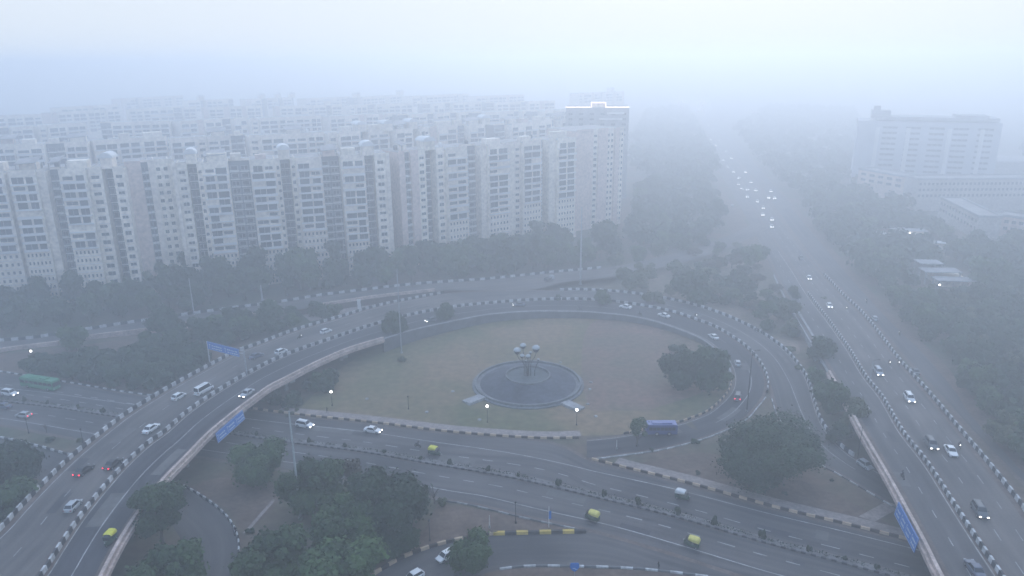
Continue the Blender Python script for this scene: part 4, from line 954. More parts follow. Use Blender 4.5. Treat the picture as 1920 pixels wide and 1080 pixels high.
# ------------------------------------------------------------------ vehicles
def wheel_meshes(r, w_):
    b = MB(); b.tube([(0, -w_ / 2, 0), (0, w_ / 2, 0)], r, 14); ty = b.mesh('tyre', M['rubber'])
    b = MB(); b.tube([(0, -w_ / 2 - .012, 0), (0, w_ / 2 + .012, 0)], r * .6, 12); rm = b.mesh('rim', M['chrome']); return ty, rm
def put_wheel(root, me, x, y, z):
    w_ = empty('wheel', (x, y, z)); w_.parent = root; inst('tyre', me[0], w_); inst('rim', me[1], w_)
def loft(b, secs, mi=0):
    """secs: (x, halfwidth, z0, z1, halfwidth_top) cross sections from front (+x) to rear"""
    n = 8; o = []
    for x, hw, z0, z1, ht in secs:
        zs = z0 + (z1 - z0) * .35; zt = z0 + (z1 - z0) * .85
        o += [(x, -hw * .92, z0), (x, -hw, zs), (x, -(hw * .4 + ht * .6), zt), (x, -ht * .86, z1), (x, ht * .86, z1), (x, (hw * .4 + ht * .6), zt), (x, hw, zs), (x, hw * .92, z0)]
    m = len(secs)
    fs = [(i * n + k, i * n + (k + 1) % n, (i + 1) * n + (k + 1) % n, (i + 1) * n + k) for i in range(m - 1) for k in range(n)]
    fs += [tuple(range(n))[::-1], tuple(range((m - 1) * n, m * n))]
    b.add(o, fs, mi)
CARS = {}
def car_proto(key, L, wd, hood, roofz, x_ws0, x_ws1, x_r0, x_r1, lights):
    """x along travel; windscreen from x_ws0 (base) to x_ws1 (roof), rear glass from x_r1 (roof) to x_r0 (base)"""
    root = empty('car'); hw = wd / 2; f = L / 2
    b = MB(); loft(b, [(f, hw * .78, .32, .62, hw * .7), (f - .12, hw * .9, .24, .72, hw * .82), (f - .6, hw, .2, hood - .12, hw * .88), (x_ws0, hw, .2, hood, hw * .92), (0, hw, .2, hood + .03, hw * .93), (x_r0, hw, .2, hood + .02, hw * .92), (-f + .12, hw * .92, .26, hood - .02 if key != 'sedan' else hood - .06, hw * .84), (-f, hw * .84, .34, hood - .14, hw * .74)])
    # roof and pillars
    rt = hw * .72
    vs = [(x_ws0, -hw * .88, hood - .02), (x_ws0, hw * .88, hood - .02), (x_r0, hw * .88, hood - .02), (x_r0, -hw * .88, hood - .02), (x_ws1, -rt, roofz - .05), (x_ws1, rt, roofz - .05), (x_r1, rt, roofz - .05), (x_r1, -rt, roofz - .05), (x_ws1 - .15, -rt * .85, roofz), (x_ws1 - .15, rt * .85, roofz), (x_r1 + .15, rt * .85, roofz), (x_r1 + .15, -rt * .85, roofz)]
    b.add(vs, [(0, 1, 5, 4), (1, 2, 6, 5), (2, 3, 7, 6), (3, 0, 4, 7), (4, 5, 9, 8), (5, 6, 10, 9), (6, 7, 11, 10), (7, 4, 8, 11), (8, 9, 10, 11)])
    body = b.build('body', PAINT['white'], root)
    for m in body.data.polygons: m.use_smooth = False
    g = MB(); e = .015
    def quad(a, b_, c, d, nrm, k=.1):
        ctr = (Vector(a) + Vector(b_) + Vector(c) + Vector(d)) / 4; n_ = Vector(nrm).normalized() * e
        g.add([Vector(p).lerp(ctr, k) + n_ for p in (a, b_, c, d)], [(0, 1, 2, 3)])
    quad(vs[0], vs[1], vs[5], vs[4], (1, 0, 1)); w1 = g; g = MB()
    w1.build('windscreen', M['carglass'], root)
    quad(vs[2], vs[3], vs[7], vs[6], (-1, 0, .6)); g.build('rear_window', M['carglass'], root)
    for s_, (i, j, k_, l) in ((1, (1, 2, 6, 5)), (-1, (3, 0, 4, 7))):
        g = MB(); quad(vs[i], vs[j], vs[k_], vs[l], (0, s_, .25), .09); g.build('side_window', M['carglass'], root)
    wm = wheel_meshes(.32 if key != 'suv' else .37, .2)
    for x in (f - .82, -f + .8):
        for y in (-hw + .09, hw - .09): put_wheel(root, wm, x, y, .32 if key != 'suv' else .37)
    for y in (-1, 1):
        b = MB(); b.box((f - .07, y * hw * .68, .62), (.16, .34, .17)); b.build('headlight', M['headlamp'] if lights in 'hn' and lights == 'h' else M['headlamp_off'], root)
        b = MB(); b.box((-f + .06, y * hw * .72, hood - .24), (.14, .26, .2)); b.build('tail_light', M['tail'] if lights == 't' else M['tail_off'], root)
        b = MB(); b.box((x_ws0 - .25, y * (hw + .09), hood + .08), (.12, .18, .12)); b.build('wing_mirror', PAINT['black'], root)
    b = MB(); b.box((f - .01, 0, .42), (.08, wd * .6, .16)); b.build('grille', PAINT['black'], root)
    b = MB(); b.box((-f + .0, 0, .52), (.05, .48, .12)); b.build('number_plate', M['signtext'], root)
    if key == 'van':
        b = MB(); b.box((-.2, 0, roofz + .03), (1.6, .9, .06)); b.build('roof_vent', M['slab'], root)
    if key == 'suv':
        for y in (-1, 1): b = MB(); b.box((-.35, y * rt * .8, roofz + .05), (1.9, .05, .05)); b.build('roof_rail', M['darkmetal'], root)
    return root
SPEC = dict(hatch=(3.8, 1.68, .95, 1.5, 1.05, .45, -1.7, -1.25), sedan=(4.4, 1.72, .93, 1.46, 1.0, .35, -1.45, -.9), suv=(4.5, 1.82, 1.08, 1.75, 1.2, .7, -2.1, -1.8), van=(5.3, 1.9, 1.1, 2.15, 1.9, 1.35, -2.6, -2.45))
for k_, v in SPEC.items():
    for l in 'hnt': CARS[k_ + l] = (k_, v, l)
def heading(p, x, y, dx, dy, z):
    q = P(x + dx, y + dy, z); return math.atan2(q.y - p.y, q.x - p.x)
BUILT = {}
def place(proto_root, key, p, rz, label, cat, group=None, name=None, recolor=None):
    if key not in BUILT: BUILT[key] = proto_root(); o = BUILT[key]; first = True
    else: o = copy_tree(BUILT[key]); first = False
    o.location = p; o.rotation_euler = (0, 0, rz); o['label'] = label; o['category'] = cat
    if 'group' in o: del o['group']
    if group: o['group'] = group
    if name: o.name = name
    if recolor:
        for ch in o.children:
            if ch.name.split('.')[0] in recolor[0]:
                for sl in ch.material_slots: sl.link = 'OBJECT'; sl.material = PAINT[recolor[1]] if recolor[1] in PAINT else M[recolor[1]]
    return o
def car(x, y, z, dx, dy, typ, lights, col, label, far=False):
    zc = z + .6; p = P(x, y, zc); rz = heading(p, x, y, dx, dy, zc); p.z = z + .02
    key = typ + lights
    o = place(lambda: car_proto(typ, *SPEC[typ], lights), key, p, rz, label, 'car' if typ != 'van' else 'van', recolor=(('body',), col))
    if BUILT[key] is o:
        KIDS[o.name] = list(o.children)
    return o
bpy.context.view_layer.update()
for a in [
    (137, 948, 7, 14, -14, 'hatch', 'n', 'silver', 'silver hatchback alone near the bottom of the curved flyover'),
    (157, 881, 7, 16, -12, 'sedan', 't', 'black', 'dark car with red tail lamps next to the outer barrier of the curved flyover'),
    (212, 869, 7, 16, -12, 'sedan', 't', 'black', 'dark car with red tail lamps nearer the middle barrier of the curved flyover'),
    (283, 803, 7, 16, -11, 'sedan', 'n', 'white', 'white saloon just ahead of the two dark cars on the curved flyover'),
    (335, 743, 6.9, 16, -9, 'hatch', 'n', 'white', 'white hatchback beside the white van'),
    (382, 731, 6.9, 16, -9, 'van', 'n', 'white', 'long white van on the curved flyover'),
    (480, 667, 6.1, 18, -8, 'sedan', 'n', 'slate', 'dark grey car passing the right post of the blue gantry sign'),
    (527, 659, 5.7, 18, -7, 'hatch', 'n', 'white', 'white hatchback just beyond the gantry sign'),
    (611, 621, 4.7, 18, -6, 'hatch', 'n', 'white', 'white car with a glimpse of roof rack, farthest on the curved flyover'),
    (463, 737, 6.7, -15, 10, 'sedan', 'h', 'silver', 'silver car with lit headlamps on the inner carriageway of the curved flyover'),
    (808, 600, 3.3, -16, 4, 'hatch', 'h', 'grey', 'car with glaring headlamps beside the round tree'),
    (973, 571, 2.6, -16, 1, 'sedan', 'h', 'slate', 'slate grey car with a lit headlamp behind the lawn'),
    (1173, 575, 2.1, -16, -3, 'sedan', 'n', 'white', 'white car on the ring road right of the green tree'),
    (1245, 591, 1.8, -16, -5, 'sedan', 'n', 'white', 'white saloon on the ring road above the pair of lawn trees'),
    (1338, 631, 1.2, -14, -9, 'sedan', 'n', 'white', 'white saloon where the ring road starts to bend down'),
    (1383, 681, .7, -4, -12, 'hatch', 'n', 'silver', 'silver hatchback climbing the loop'),
    (1383, 743, .15, 1, -13, 'suv', 't', 'grey', 'dark car with two red tail lamps entering the loop'),
    (571, 796, .02, 20, 4, 'suv', 'h', 'white', 'white sport utility car with lit headlamps next to the brown kerb'),
    (699, 806, .02, 20, 3, 'sedan', 'h', 'white', 'white saloon with lit headlamps ahead of the motorcycle on the lower road'),
    (18, 737, .02, 20, 3, 'suv', 'h', 'white', 'white car with a glaring headlamp at the left edge in front of the bus'),
    (44, 778, .02, -20, -2, 'hatch', 't', 'silver', 'silver car with red tail lamps left of the curved flyover'),
    (6, 761, .02, -20, -2, 'sedan', 'n', 'slate', 'dark car cut by the left picture edge'),
    (836, 1042, .02, -14, 8, 'hatch', 'n', 'white', 'white hatchback half hidden by the tree on the bottom slip road'),
    (776, 1081, .02, -14, 8, 'hatch', 'n', 'white', 'white car cut by the bottom picture edge'),
    (1647, 697, 3.7, 9, 13, 'suv', 'h', 'silver', 'silver car with lit headlamps beside the lamp post of the right flyover'),
    (1705, 746, 4.7, 9, 13, 'suv', 'h', 'white', 'white sport utility car with lit headlamps on the right flyover'),
    (1746, 832, 6.1, 9, 13, 'suv', 'h', 'grey', 'dark car with lit headlamps next to the white saloon on the right flyover'),
    (1783, 845, 6.1, 9, 13, 'sedan', 'n', 'white', 'white saloon with lamps off on the right flyover'),
    (1837, 957, 7, 9, 14, 'suv', 'h', 'grey', 'grey sport utility car with lit headlamps, lowest on the right flyover'),
    (1828, 1066, 7, -10, -14, 'sedan', 'n', 'slate', 'dark blue grey car cut by the bottom edge on the right flyover'),
    (1555, 573, 1.3, 8, 12, 'hatch', 'h', 'white', 'small white car with lit headlamps level with the first motorcycle'),
    (1517, 521, .4, 7, 12, 'hatch', 'h', 'white', 'small white car with lit headlamps farther up the highway'),
    (1640, 597, .02, -8, -12, 'hatch', 'n', 'silver', 'pale car on the far carriageway beyond the right barrier'),
    (1716, 696, .02, -9, -12, 'sedan', 'n', 'grey', 'grey car half hidden behind the right barrier of the highway'),
    (1622, 871, .02, 9, 6, 'hatch', 'n', 'silver', 'pale roofed car parked by the kerb under the right flyover'),
    (1373, 386, .02, -7, -13, 'hatch', 'n', 'silver', 'pale car on the frontage road left of the highway'),
    (1502, 484, .2, 6, 12, 'suv', 'n', 'grey', 'dark vehicle without lamps on the hazy highway')]:
    car(*a)
# far traffic that shows as pairs of lit headlamps
ff = car_proto('hatch', *SPEC['hatch'], 'n'); ff.name = 'car'
for ch in ff.children:
    if ch.name.split('.')[0] == 'headlight': ch.data.materials[0] = M['headlamp_far']; ch.scale = (1, 1, 1); ch.location = (.05, 0, 0)
KIDS[ff.name] = list(ff.children); bpy.context.view_layer.update()
used = False
for x, y, tx in [(1447, 411, 'rear'), (1447, 424, 'front'), (1430, 402, ''), (1431, 389, ''), (1385, 333, ''), (1385, 345, ''), (1391, 353, ''), (1401, 355, ''), (1417, 356, ''), (1401, 368, ''), (1355, 300, ''), (1364, 312, ''), (1318, 251, ''), (1362, 283, ''), (1346, 224, ''), (1452, 371, ''), (1445, 358, ''), (1441, 370, ''), (1375, 322, ''), (1342, 272, ''), (1332, 262, ''), (1349, 262, ''), (1408, 341, ''), (1420, 377, ''), (1328, 235, ''), (1371, 296, ''), (1398, 322, ''), (1336, 244, '')]:
    o = ff if not used else copy_tree(ff); used = True
    p = P(x, y, .7); o.location = (p.x, p.y, .02); o.rotation_euler = (0, 0, heading(p, x, y, 5, 10, .7)); nm_ = x
    tag(o, 'far car on the hazy highway showing as a pair of lit headlamps', 'car', 'far cars with lit headlamps')
for ch in list(o.children): pass
for k, (x, y) in enumerate([(1290, 196), (1316, 196), (1308, 206), (1245, 152), (1258, 165), (1446, 158)]):
    p = P(x, y, 12); e = empty('street_lamp', (p.x, p.y, 0), 0, 'far street lamp glowing as a tiny dot in the horizon haze', 'street lamp', 'far glowing street lamps')
    b = MB(); b.tube([(0, 0, 0), (0, 0, 12)], .12, 6); b.build('pole', M['metal'], e)
    b = MB(); sR = .25 if k not in (0, 3) else .4; b.lathe((0, 0, 12), [(.05, -sR), (sR, -.1), (sR, .1), (.05, sR)], 8); b.build('lantern', glow('lamp_far', (1, .98, .95), 2500 if k < 3 else 12000), e)

# trucks and buses
def bus_proto(L, wd, ht, col, roofcol):
    root = empty('bus'); hw = wd / 2; f = L / 2
    b = MB(); b.box((0, 0, .35 + (ht - .45) / 2), (L, wd, ht - .55)); b.build('body', col, root)
    b = MB(); b.box((0, 0, ht - .02), (L - .15, wd - .1, .22), taper=.97); b.box((f * .35, 0, ht + .2), (2.2, 1.5, .28)); b.box((-f * .3, 0, ht + .16), (2.6, 1.4, .2)); b.build('roof', roofcol, root)
    for s_ in (-1, 1):
        for k in range(7): b = MB(); b.box((-f + .9 + k * (L - 1.8) / 6, s_ * (hw + .01), ht * .66), ((L - 1.8) / 6 * .86, .03, ht * .27)); b.build('side_window', M['carglass'], root)
        b = MB(); b.box((f + .01, s_ * hw * .72, .75), (.06, .3, .2)); b.build('headlight', M['headlamp_off'], root)
    b = MB(); b.box((f + .015, 0, ht * .62), (.04, wd * .88, ht * .38)); b.build('windscreen', M['carglass'], root)
    b = MB(); b.box((-f - .015, 0, ht * .68), (.04, wd * .7, ht * .25)); b.build('rear_window', M['carglass'], root)
    wm = wheel_meshes(.48, .28)
    for x in (f - 1.9, -f + 2.4):
        for y in (-hw + .12, hw - .12): put_wheel(root, wm, x, y, .48)
    return root
def bus(x, y, dx, dy, L, ht, col, roofcol, label):
    p = P(x, y, ht / 2); r_ = bus_proto(L, 2.5, ht, col, roofcol); r_.location = (p.x, p.y, .03); r_.rotation_euler = (0, 0, heading(p, x, y, dx, dy, ht / 2)); tag(r_, label, 'bus')
bus(75, 718, 20, 3, 11.5, 3.0, PAINT['green'], PAINT['green'], 'green city bus in the haze behind the left median')
bus(1240, 803, 20, 0, 7.2, 2.8, PAINT['blue'], PAINT['paleblue'], 'dark blue minibus turning into the ring beside the sparse tree')
# small cargo truck on the merging road
p = P(1030, 522, 3.2); r_ = empty('cargo_truck', (p.x, p.y, 2.38), heading(p, 1030, 522, 14, -4, 3.2), 'small open cargo truck on the merging road left of the tall white mast', 'truck')
b = MB(); b.box((1.5, 0, 1.15), (1.3, 1.6, 1.5), taper=.86); b.build('cab', PAINT['silver'], r_)
b = MB(); b.box((-.8, 0, .75), (3.0, 1.7, .12)); [b.box((-.8, s_ * .82, 1.05), (3.0, .06, .5)) for s_ in (-1, 1)]; b.box((-2.28, 0, 1.05), (.06, 1.6, .5)); b.build('cargo_bed', PAINT['grey'], r_)
b = MB(); b.box((2.1, 0, 1.4), (.1, 1.2, .5)); b.build('windscreen', M['carglass'], r_)
wm = wheel_meshes(.33, .2)
for x in (1.5, -1.6):
    for y in (-.72, .72): put_wheel(r_, wm, x, y, .33)

# auto rickshaws
def rick_proto():
    root = empty('auto_rickshaw')
    b = MB(); loft(b, [(1.25, .18, .35, .95, .12), (.95, .38, .25, 1.0, .3), (.45, .62, .25, .85, .6), (-.1, .65, .25, .62, .64), (-1.0, .65, .25, .95, .62), (-1.3, .55, .35, .95, .5)]); b.build('body', PAINT['tub'], root)
    b = MB(); vs = []; n = 7
    for x, hw, z0, z1 in ((.5, .58, 1.42, 1.72), (.25, .64, 1.35, 1.80), (-.5, .66, 1.2, 1.82), (-1.1, .64, 1.15, 1.76), (-1.3, .56, 1.1, 1.5)):
        vs += [(x, -hw, z0), (x, -hw, z0 + (z1 - z0) * .7), (x, -hw * .7, z1), (x, 0, z1 + .05), (x, hw * .7, z1), (x, hw, z0 + (z1 - z0) * .7), (x, hw, z0)]
    fs = [(i * n + k, i * n + k + 1, (i + 1) * n + k + 1, (i + 1) * n + k) for i in range(4) for k in range(n - 1)] + [tuple(range(4 * n, 5 * n))]
    b.add(vs, fs); cn = b.build('canopy', PAINT['yellow'], root)
    b = MB(); b.box((.88, 0, 1.22), (.05, .95, .6)); b.build('windscreen', M['carglass'], root)
    for s_ in (-1, 1): b = MB(); b.tube([(.8, s_ * .5, .9), (.72, s_ * .55, 1.5)], .03, 6); b.build('pillar', M['darkmetal'], root)
    b = MB(); b.box((-.75, 0, .8), (.5, 1.05, .35)); b.build('seat', M['rubber'], root)
    b = MB(); b.lathe((1.27, 0, .85), [(.09, -.06), (.09, .06)], 10, cap=True); b.build('headlight', M['headlamp_off'], root)
    wm = wheel_meshes(.22, .12); put_wheel(root, wm, 1.05, 0, .22); put_wheel(root, wm, -.85, -.56, .22); put_wheel(root, wm, -.85, .56, .22)
    return root
for x, y, z, dx, dy, col, tx in [(205, 1009, 7, -12, 14, 'yellow', 'green auto rickshaw with a bright yellow canopy on the curved flyover'),
    (815, 846, .02, 20, 5, 'yellow', 'auto rickshaw with a yellow canopy right behind the motorcycle on the lower road'),
    (1110, 967, .02, -20, -6, 'cream', 'auto rickshaw with a pale yellow canopy above the yellow and black kerb'),
    (1297, 1016, .02, -20, -6, 'cream', 'auto rickshaw with a pale yellow canopy nearest the bottom right of the lower road'),
    (1280, 928, .02, 20, 6, 'canopy_white', 'auto rickshaw with a white canopy beside the brown kerb')]:
    p = P(x, y, z + .9); o = place(rick_proto, 'rick', (p.x, p.y, z + .02), heading(p, x, y, dx, dy, z + .9), tx, 'auto rickshaw', recolor=(('canopy',), col))
    o.scale = (1.12, 1.12, 1.12); KIDS.setdefault(o.name, list(o.children)); bpy.context.view_layer.update()

# people: one continuous skinned body each
def skinned(name, verts, edges, rad, mats, parent=None, root=0):
    me = bpy.data.meshes.new(name); me.from_pydata(verts, edges, []); o = bpy.data.objects.new(name, me); C.objects.link(o)
    if parent: o.parent = parent
    for m in mats: me.materials.append(m)
    md = o.modifiers.new('skin', 'SKIN'); sv = me.skin_vertices[0].data
    for i, r_ in enumerate(rad): sv[i].radius = (r_, r_ * .85); sv[i].use_root = (i == root)
    ss = o.modifiers.new('sub', 'SUBSURF'); ss.levels = 1; ss.render_levels = 1
    return o
def person_proto(pose):
    if pose == 'walk':
        V = [(0, 0, .95), (0, 0, 1.15), (.02, 0, 1.38), (.03, 0, 1.5), (.06, 0, 1.6), (.07, 0, 1.7), (0, .1, .9), (.14, .11, .5), (.2, .11, .08), (.32, .11, .05), (0, -.1, .9), (-.06, -.11, .5), (-.3, -.11, .14), (-.2, -.12, .06), (.02, .2, 1.38), (-.08, .25, 1.1), (.02, .26, .86), (.02, -.2, 1.38), (.1, -.25, 1.1), (.26, -.24, .92)]
        E = [(0, 1), (1, 2), (2, 3), (3, 4), (4, 5), (0, 6), (6, 7), (7, 8), (8, 9), (0, 10), (10, 11), (11, 12), (12, 13), (2, 14), (14, 15), (15, 16), (2, 17), (17, 18), (18, 19)]
        rd = [.14, .14, .15, .06, .09, .08, .1, .065, .045, .04, .1, .065, .045, .04, .06, .045, .03, .06, .045, .03]
    else:
        V = [(0, 0, .88), (.08, 0, 1.08), (.16, 0, 1.3), (.2, 0, 1.42), (.24, 0, 1.52), (.25, 0, 1.62), (.02, .12, .86), (.42, .2, .82), (.3, .2, .42), (.42, .2, .36), (.02, -.12, .86), (.42, -.2, .82), (.3, -.2, .42), (.42, -.2, .36), (.16, .2, 1.3), (.34, .28, 1.12), (.6, .27, 1.08), (.16, -.2, 1.3), (.34, -.28, 1.12), (.6, -.27, 1.08)]
        E = [(0, 1), (1, 2), (2, 3), (3, 4), (4, 5), (0, 6), (6, 7), (7, 8), (8, 9), (0, 10), (10, 11), (11, 12), (12, 13), (2, 14), (14, 15), (15, 16), (2, 17), (17, 18), (18, 19)]
        rd = [.15, .14, .15, .06, .1, .09, .1, .07, .05, .04, .1, .07, .05, .04, .06, .045, .035, .06, .045, .035]
    root = empty('person'); skinned('body', V, E, rd, [M['cloth_dark']], root)
    hd = V[4]; b = MB(); b.lathe((hd[0] - .01, 0, hd[2]), [(.02, -.1), (.075, -.06), (.1, .02), (.098, .08), (.07, .14), (.02, .165)], 12)
    b.build('helmet' if pose == 'ride' else 'hair', M['hair'], root)
    b = MB(); b.lathe((hd[0] + .03, 0, hd[2] - .01), [(.02, -.09), (.06, -.06), (.078, 0), (.06, .07), (.02, .1)], 10); b.box((hd[0] + .115, 0, hd[2] - .01), (.03, .022, .035)); b.build('face', M['skin'], root)
    return root
def moto_proto(lit):
    root = empty('motorcycle')
    b = MB(); b.tube([(.45, 0, .75), (.1, 0, .6), (-.3, 0, .55), (-.6, 0, .65)], [.06, .12, .12, .07], 8); b.box((.0, 0, .42), (.4, .24, .3)); b.build('frame', M['darkmetal'], root)
    b = MB(); b.tube([(.38, 0, .82), (.2, 0, .88), (.02, 0, .8)], [.08, .15, .08], 8); b.build('fuel_tank', PAINT['darkred'], root)
    b = MB(); b.tube([(.02, 0, .82), (-.3, 0, .8), (-.65, 0, .84)], [.08, .11, .07], 8); b.build('seat', M['rubber'], root)
    b = MB(); b.tube([(.45, -.34, 1.02), (.5, 0, .98), (.45, .34, 1.02)], .02, 6); b.tube([(.5, 0, .98), (.68, 0, .32)], .03, 6); b.build('handlebar', M['chrome'], root)
    b = MB(); b.lathe((.58, 0, .88), [(.02, -.09), (.09, -.05), (.09, .05), (.02, .09)], 10); b.build('headlight', lit, root)
    wm = wheel_meshes(.3, .1); put_wheel(root, wm, .68, 0, .3); put_wheel(root, wm, -.6, 0, .3)
    return root
for x, y, z, dx, dy, lit, tx, rt in [
    (562, 630, 5.1, 14, -5, 1, 'motorcycle with a small lamp between two white cars on the curved flyover', 'dark clothed rider on the motorcycle between two white cars'),
    (1587, 576, 1.8, 6, 12, 1, 'motorcycle with a lit lamp in the middle of the highway ramp', 'rider on the lit motorcycle in the middle of the highway ramp'),
    (1625, 564, .02, -6, -10, 1, 'motorcycle with a lit lamp beyond the right barrier, upper one', 'rider beyond the right barrier, upper one'),
    (1687, 624, .02, -6, -10, 1, 'motorcycle with a lit lamp beyond the right barrier, lower one', 'rider beyond the right barrier, lower one'),
    (1668, 678, 3.6, 8, 12, 1, 'motorcycle with a lit lamp, left of a pair on the right flyover', 'rider on the left motorcycle of the pair on the right flyover'),
    (1685, 678, 3.5, 8, 12, 1, 'motorcycle with a lit lamp close to the right barrier of the right flyover', 'rider on the motorcycle close to the right barrier'),
    (1799, 833, 5.9, 8, 12, 1, 'motorcycle beside the white saloon on the right flyover', 'rider beside the white saloon on the right flyover'),
    (1693, 890, 6.6, -9, -12, 0, 'dark motorcycle near the pale parapet of the right flyover', 'dark clothed rider near the pale parapet of the right flyover'),
    (783, 832, .02, 14, 4, 0, 'dark motorcycle on the lower road left of the yellow rickshaw', 'dark clothed rider left of the yellow rickshaw'),
    (1087, 578, 2.3, -14, 0, 0, 'dark motorcycle below the very small tree on the ring road', 'rider below the very small tree on the ring road'),
    (1200, 587, 2.0, -14, -4, 0, 'dark motorcycle between the two white cars on the ring road', 'rider between the two white cars on the ring road'),
    (1304, 590, 1.6, 12, 4, 1, 'motorcycle with a pale lamp on the outer ring carriageway', 'rider with the pale lamp on the outer ring carriageway'),
    (1417, 617, 1.1, 10, 6, 0, 'first of two motorcycles beside the outer ring barrier', 'rider on the first motorcycle beside the outer ring barrier'),
    (1428, 622, 1.0, 10, 6, 0, 'second of two motorcycles beside the outer ring barrier', 'rider on the second motorcycle beside the outer ring barrier'),
    (441, 993, .02, -4, 10, 0, 'motorcycle half hidden by leaves on the curved slip road', 'rider half hidden by leaves on the curved slip road')]:
    p = P(x, y, z + .8); rz = heading(p, x, y, dx, dy, z + .8); k_ = 'moto%d' % lit
    o = place(lambda: moto_proto(M['headlamp'] if lit else M['headlamp_off']), k_, (p.x, p.y, z + .02), rz, tx, 'motorcycle', name='motorcycle'); KIDS.setdefault(BUILT[k_].name, list(BUILT[k_].children)); bpy.context.view_layer.update()
    o = place(lambda: person_proto('ride'), 'rider', (p.x, p.y, z + .02), rz, rt, 'person', name='person'); KIDS.setdefault(BUILT['rider'].name, list(BUILT['rider'].children)); bpy.context.view_layer.update()
for x, y, z, dx, dy, tx in [(1235, 1061, .02, -8, 2, 'person in dark clothes walking along the bottom slip road'), (613, 769, .15, 6, 1, 'person in dark clothes standing at the brown kerb below the lit lamp')]:
    p = P(x, y, z + .85); o = place(lambda: person_proto('walk'), 'walker', (p.x, p.y, z), heading(p, x, y, dx, dy, z + .85), tx, 'person', name='person'); KIDS.setdefault(BUILT['walker'].name, list(BUILT['walker'].children)); bpy.context.view_layer.update()
# ------------------------------------------------------------------ fountain and its flower sculpture
fc = P(990, 717, .5)
def rpx(w_): return w_ * proj(fc)[2] / F
R1 = rpx(100); e = empty('fountain', (fc.x, fc.y, 0), 0, 'large round stone fountain basin with a sloping dark ring in the middle of the lawn', 'fountain')
b = MB(); b.lathe((0, 0, 0), [(R1, 0), (R1, 1.0), (R1 - .55, 1.0), (R1 - .55, .35), (R1 - 1.6, .3)], 72); b.build('rim', M['stone'], e)
b = MB(); b.lathe((0, 0, 0), [(R1 + .7, 0), (R1 + .7, .3), (R1 + .01, .35)], 72); b.build('step', M['stone'], e)
b = MB(); b.lathe((0, 0, 0), [(R1 - 1.5, .3), (R1 * .75, 1.0), (R1 * .55, 1.9), (R1 * .41, 2.6)], 72); b.build('slope', M['stone_dark'], e)
b = MB(); b.lathe((0, 0, 0), [(R1 * .42, 2.55), (R1 * .42, 3.05), (R1 * .395, 3.05), (R1 * .395, 2.3)], 60); b.build('inner_rim', M['stone'], e)
b = MB(); b.lathe((0, 0, 0), [(R1 * .4, 2.45), (.01, 2.5)], 60); b.build('basin_floor', mat('basin_floor', (.10, .115, .12), .9, .25, .4, spec=.2), e)
for (x0, y0, x1, y1, tx) in [(880, 756, 908, 745, 'left'), (1058, 757, 1083, 768, 'right')]:
    a, c = P(x0, y0, .3), P(x1, y1, .3); d = (c - a); an = math.atan2(d.y, d.x); b = MB(); m_ = (a + c) / 2
    b.box((m_.x, m_.y, .35), (d.length + 1, 1.5, .7), an); b.box((m_.x - math.sin(an) * 1.6, m_.y + math.cos(an) * 1.6, .25), (d.length + 1, 1.3, .5), an)
    o = b.build('stone_bench', M['concrete']); tag(o, 'pale stone steps at the %s foot of the fountain' % tx, 'steps')
e = empty('flower_sculpture', (fc.x, fc.y, 2.45), 0, 'tall sculpture of thin curved metal stems topped with white bowls', 'sculpture')
for tx_, ty_, r_, yo in [(969, 657, 7.2, .3), (980, 648, 6, 1.2), (1004, 653, 7.6, .2), (978, 667, 4.5, -.6), (989, 668, 4.8, -.8), (994, 661, 3.2, .8), (1008, 674, 2.8, -.2), (985, 676, 2.0, -.5)]:
    pl0 = Vector((fc.x, fc.y + yo, 0)); z = ztop(pl0, ty_) - 2.45; s_ = proj((fc.x, fc.y, z))[2] / F
    x = (tx_ - 989) * s_; rr = r_ * s_; bx = max(-1.1, min(1.1, x * .35)) + (0.9 if tx_ == 1008 else 0)
    b = MB(); b.tube([(bx, yo * .3, -.2), (bx, yo * .35, z * .35), (bx * 1.1, yo * .5, z * .5), (x * .85, yo * .9, z * .68), (x, yo, z * .82), (x, yo, z - .3)], [.14, .12, .11, .10, .09, .08], 8); b.build('stem', M['darkmetal'], e)
    b = MB(); b.lathe((x, yo, z), [(.06, -rr * 1.2), (rr * .55, -rr * .9), (rr * .95, -rr * .1), (rr, .0)], 20); b.build('bowl_underside', M['darkmetal'], e)
    b = MB(); b.lathe((x, yo, z), [(rr, .0), (rr * .93, rr * .35), (rr * .6, rr * .66), (.02, rr * .78)], 20); b.build('bowl', M['bowl'], e)

# ------------------------------------------------------------------ lamps, masts, posts
def park_lamp(bx, by, ty, lit, label, z0=0, black=True):
    p = P(bx, by, z0); h = ztop(p, ty) - z0; e = empty('street_lamp', (p.x, p.y, z0), 0, label, 'street lamp')
    b = MB(); b.tube([(0, 0, -.05), (0, 0, h - .45)], [.09, .05], 8); b.build('pole', M['darkmetal'], e)
    b = MB(); b.lathe((0, 0, 0), [(.2, 0), (.2, .25), (.1, .5)], 10); b.build('base', M['darkmetal'], e)
    b = MB(); b.lathe((0, 0, h - .25), [(.1, -.25), (.3, -.15), (.34, .1), (.2, .3), (.02, .34)] if lit else [(.06, -.2), (.2, -.1), (.24, .1), (.1, .25), (.02, .3)], 12); b.build('lantern', M['lamp'] if lit else M['darkmetal'], e)
park_lamp(623, 761, 733, 1, 'lit park lamp at the left end of the lawn')
park_lamp(914, 792, 760, 1, 'lit park lamp below the fountain, left of the other one')
park_lamp(1081, 797, 767, 1, 'lit park lamp below the right foot of the fountain')
park_lamp(64, 688, 657, 1, 'lit lamp above the thicket near the left edge')
park_lamp(1758, 556, 533, 1, 'glaring lit lamp at the stepped pavilion')
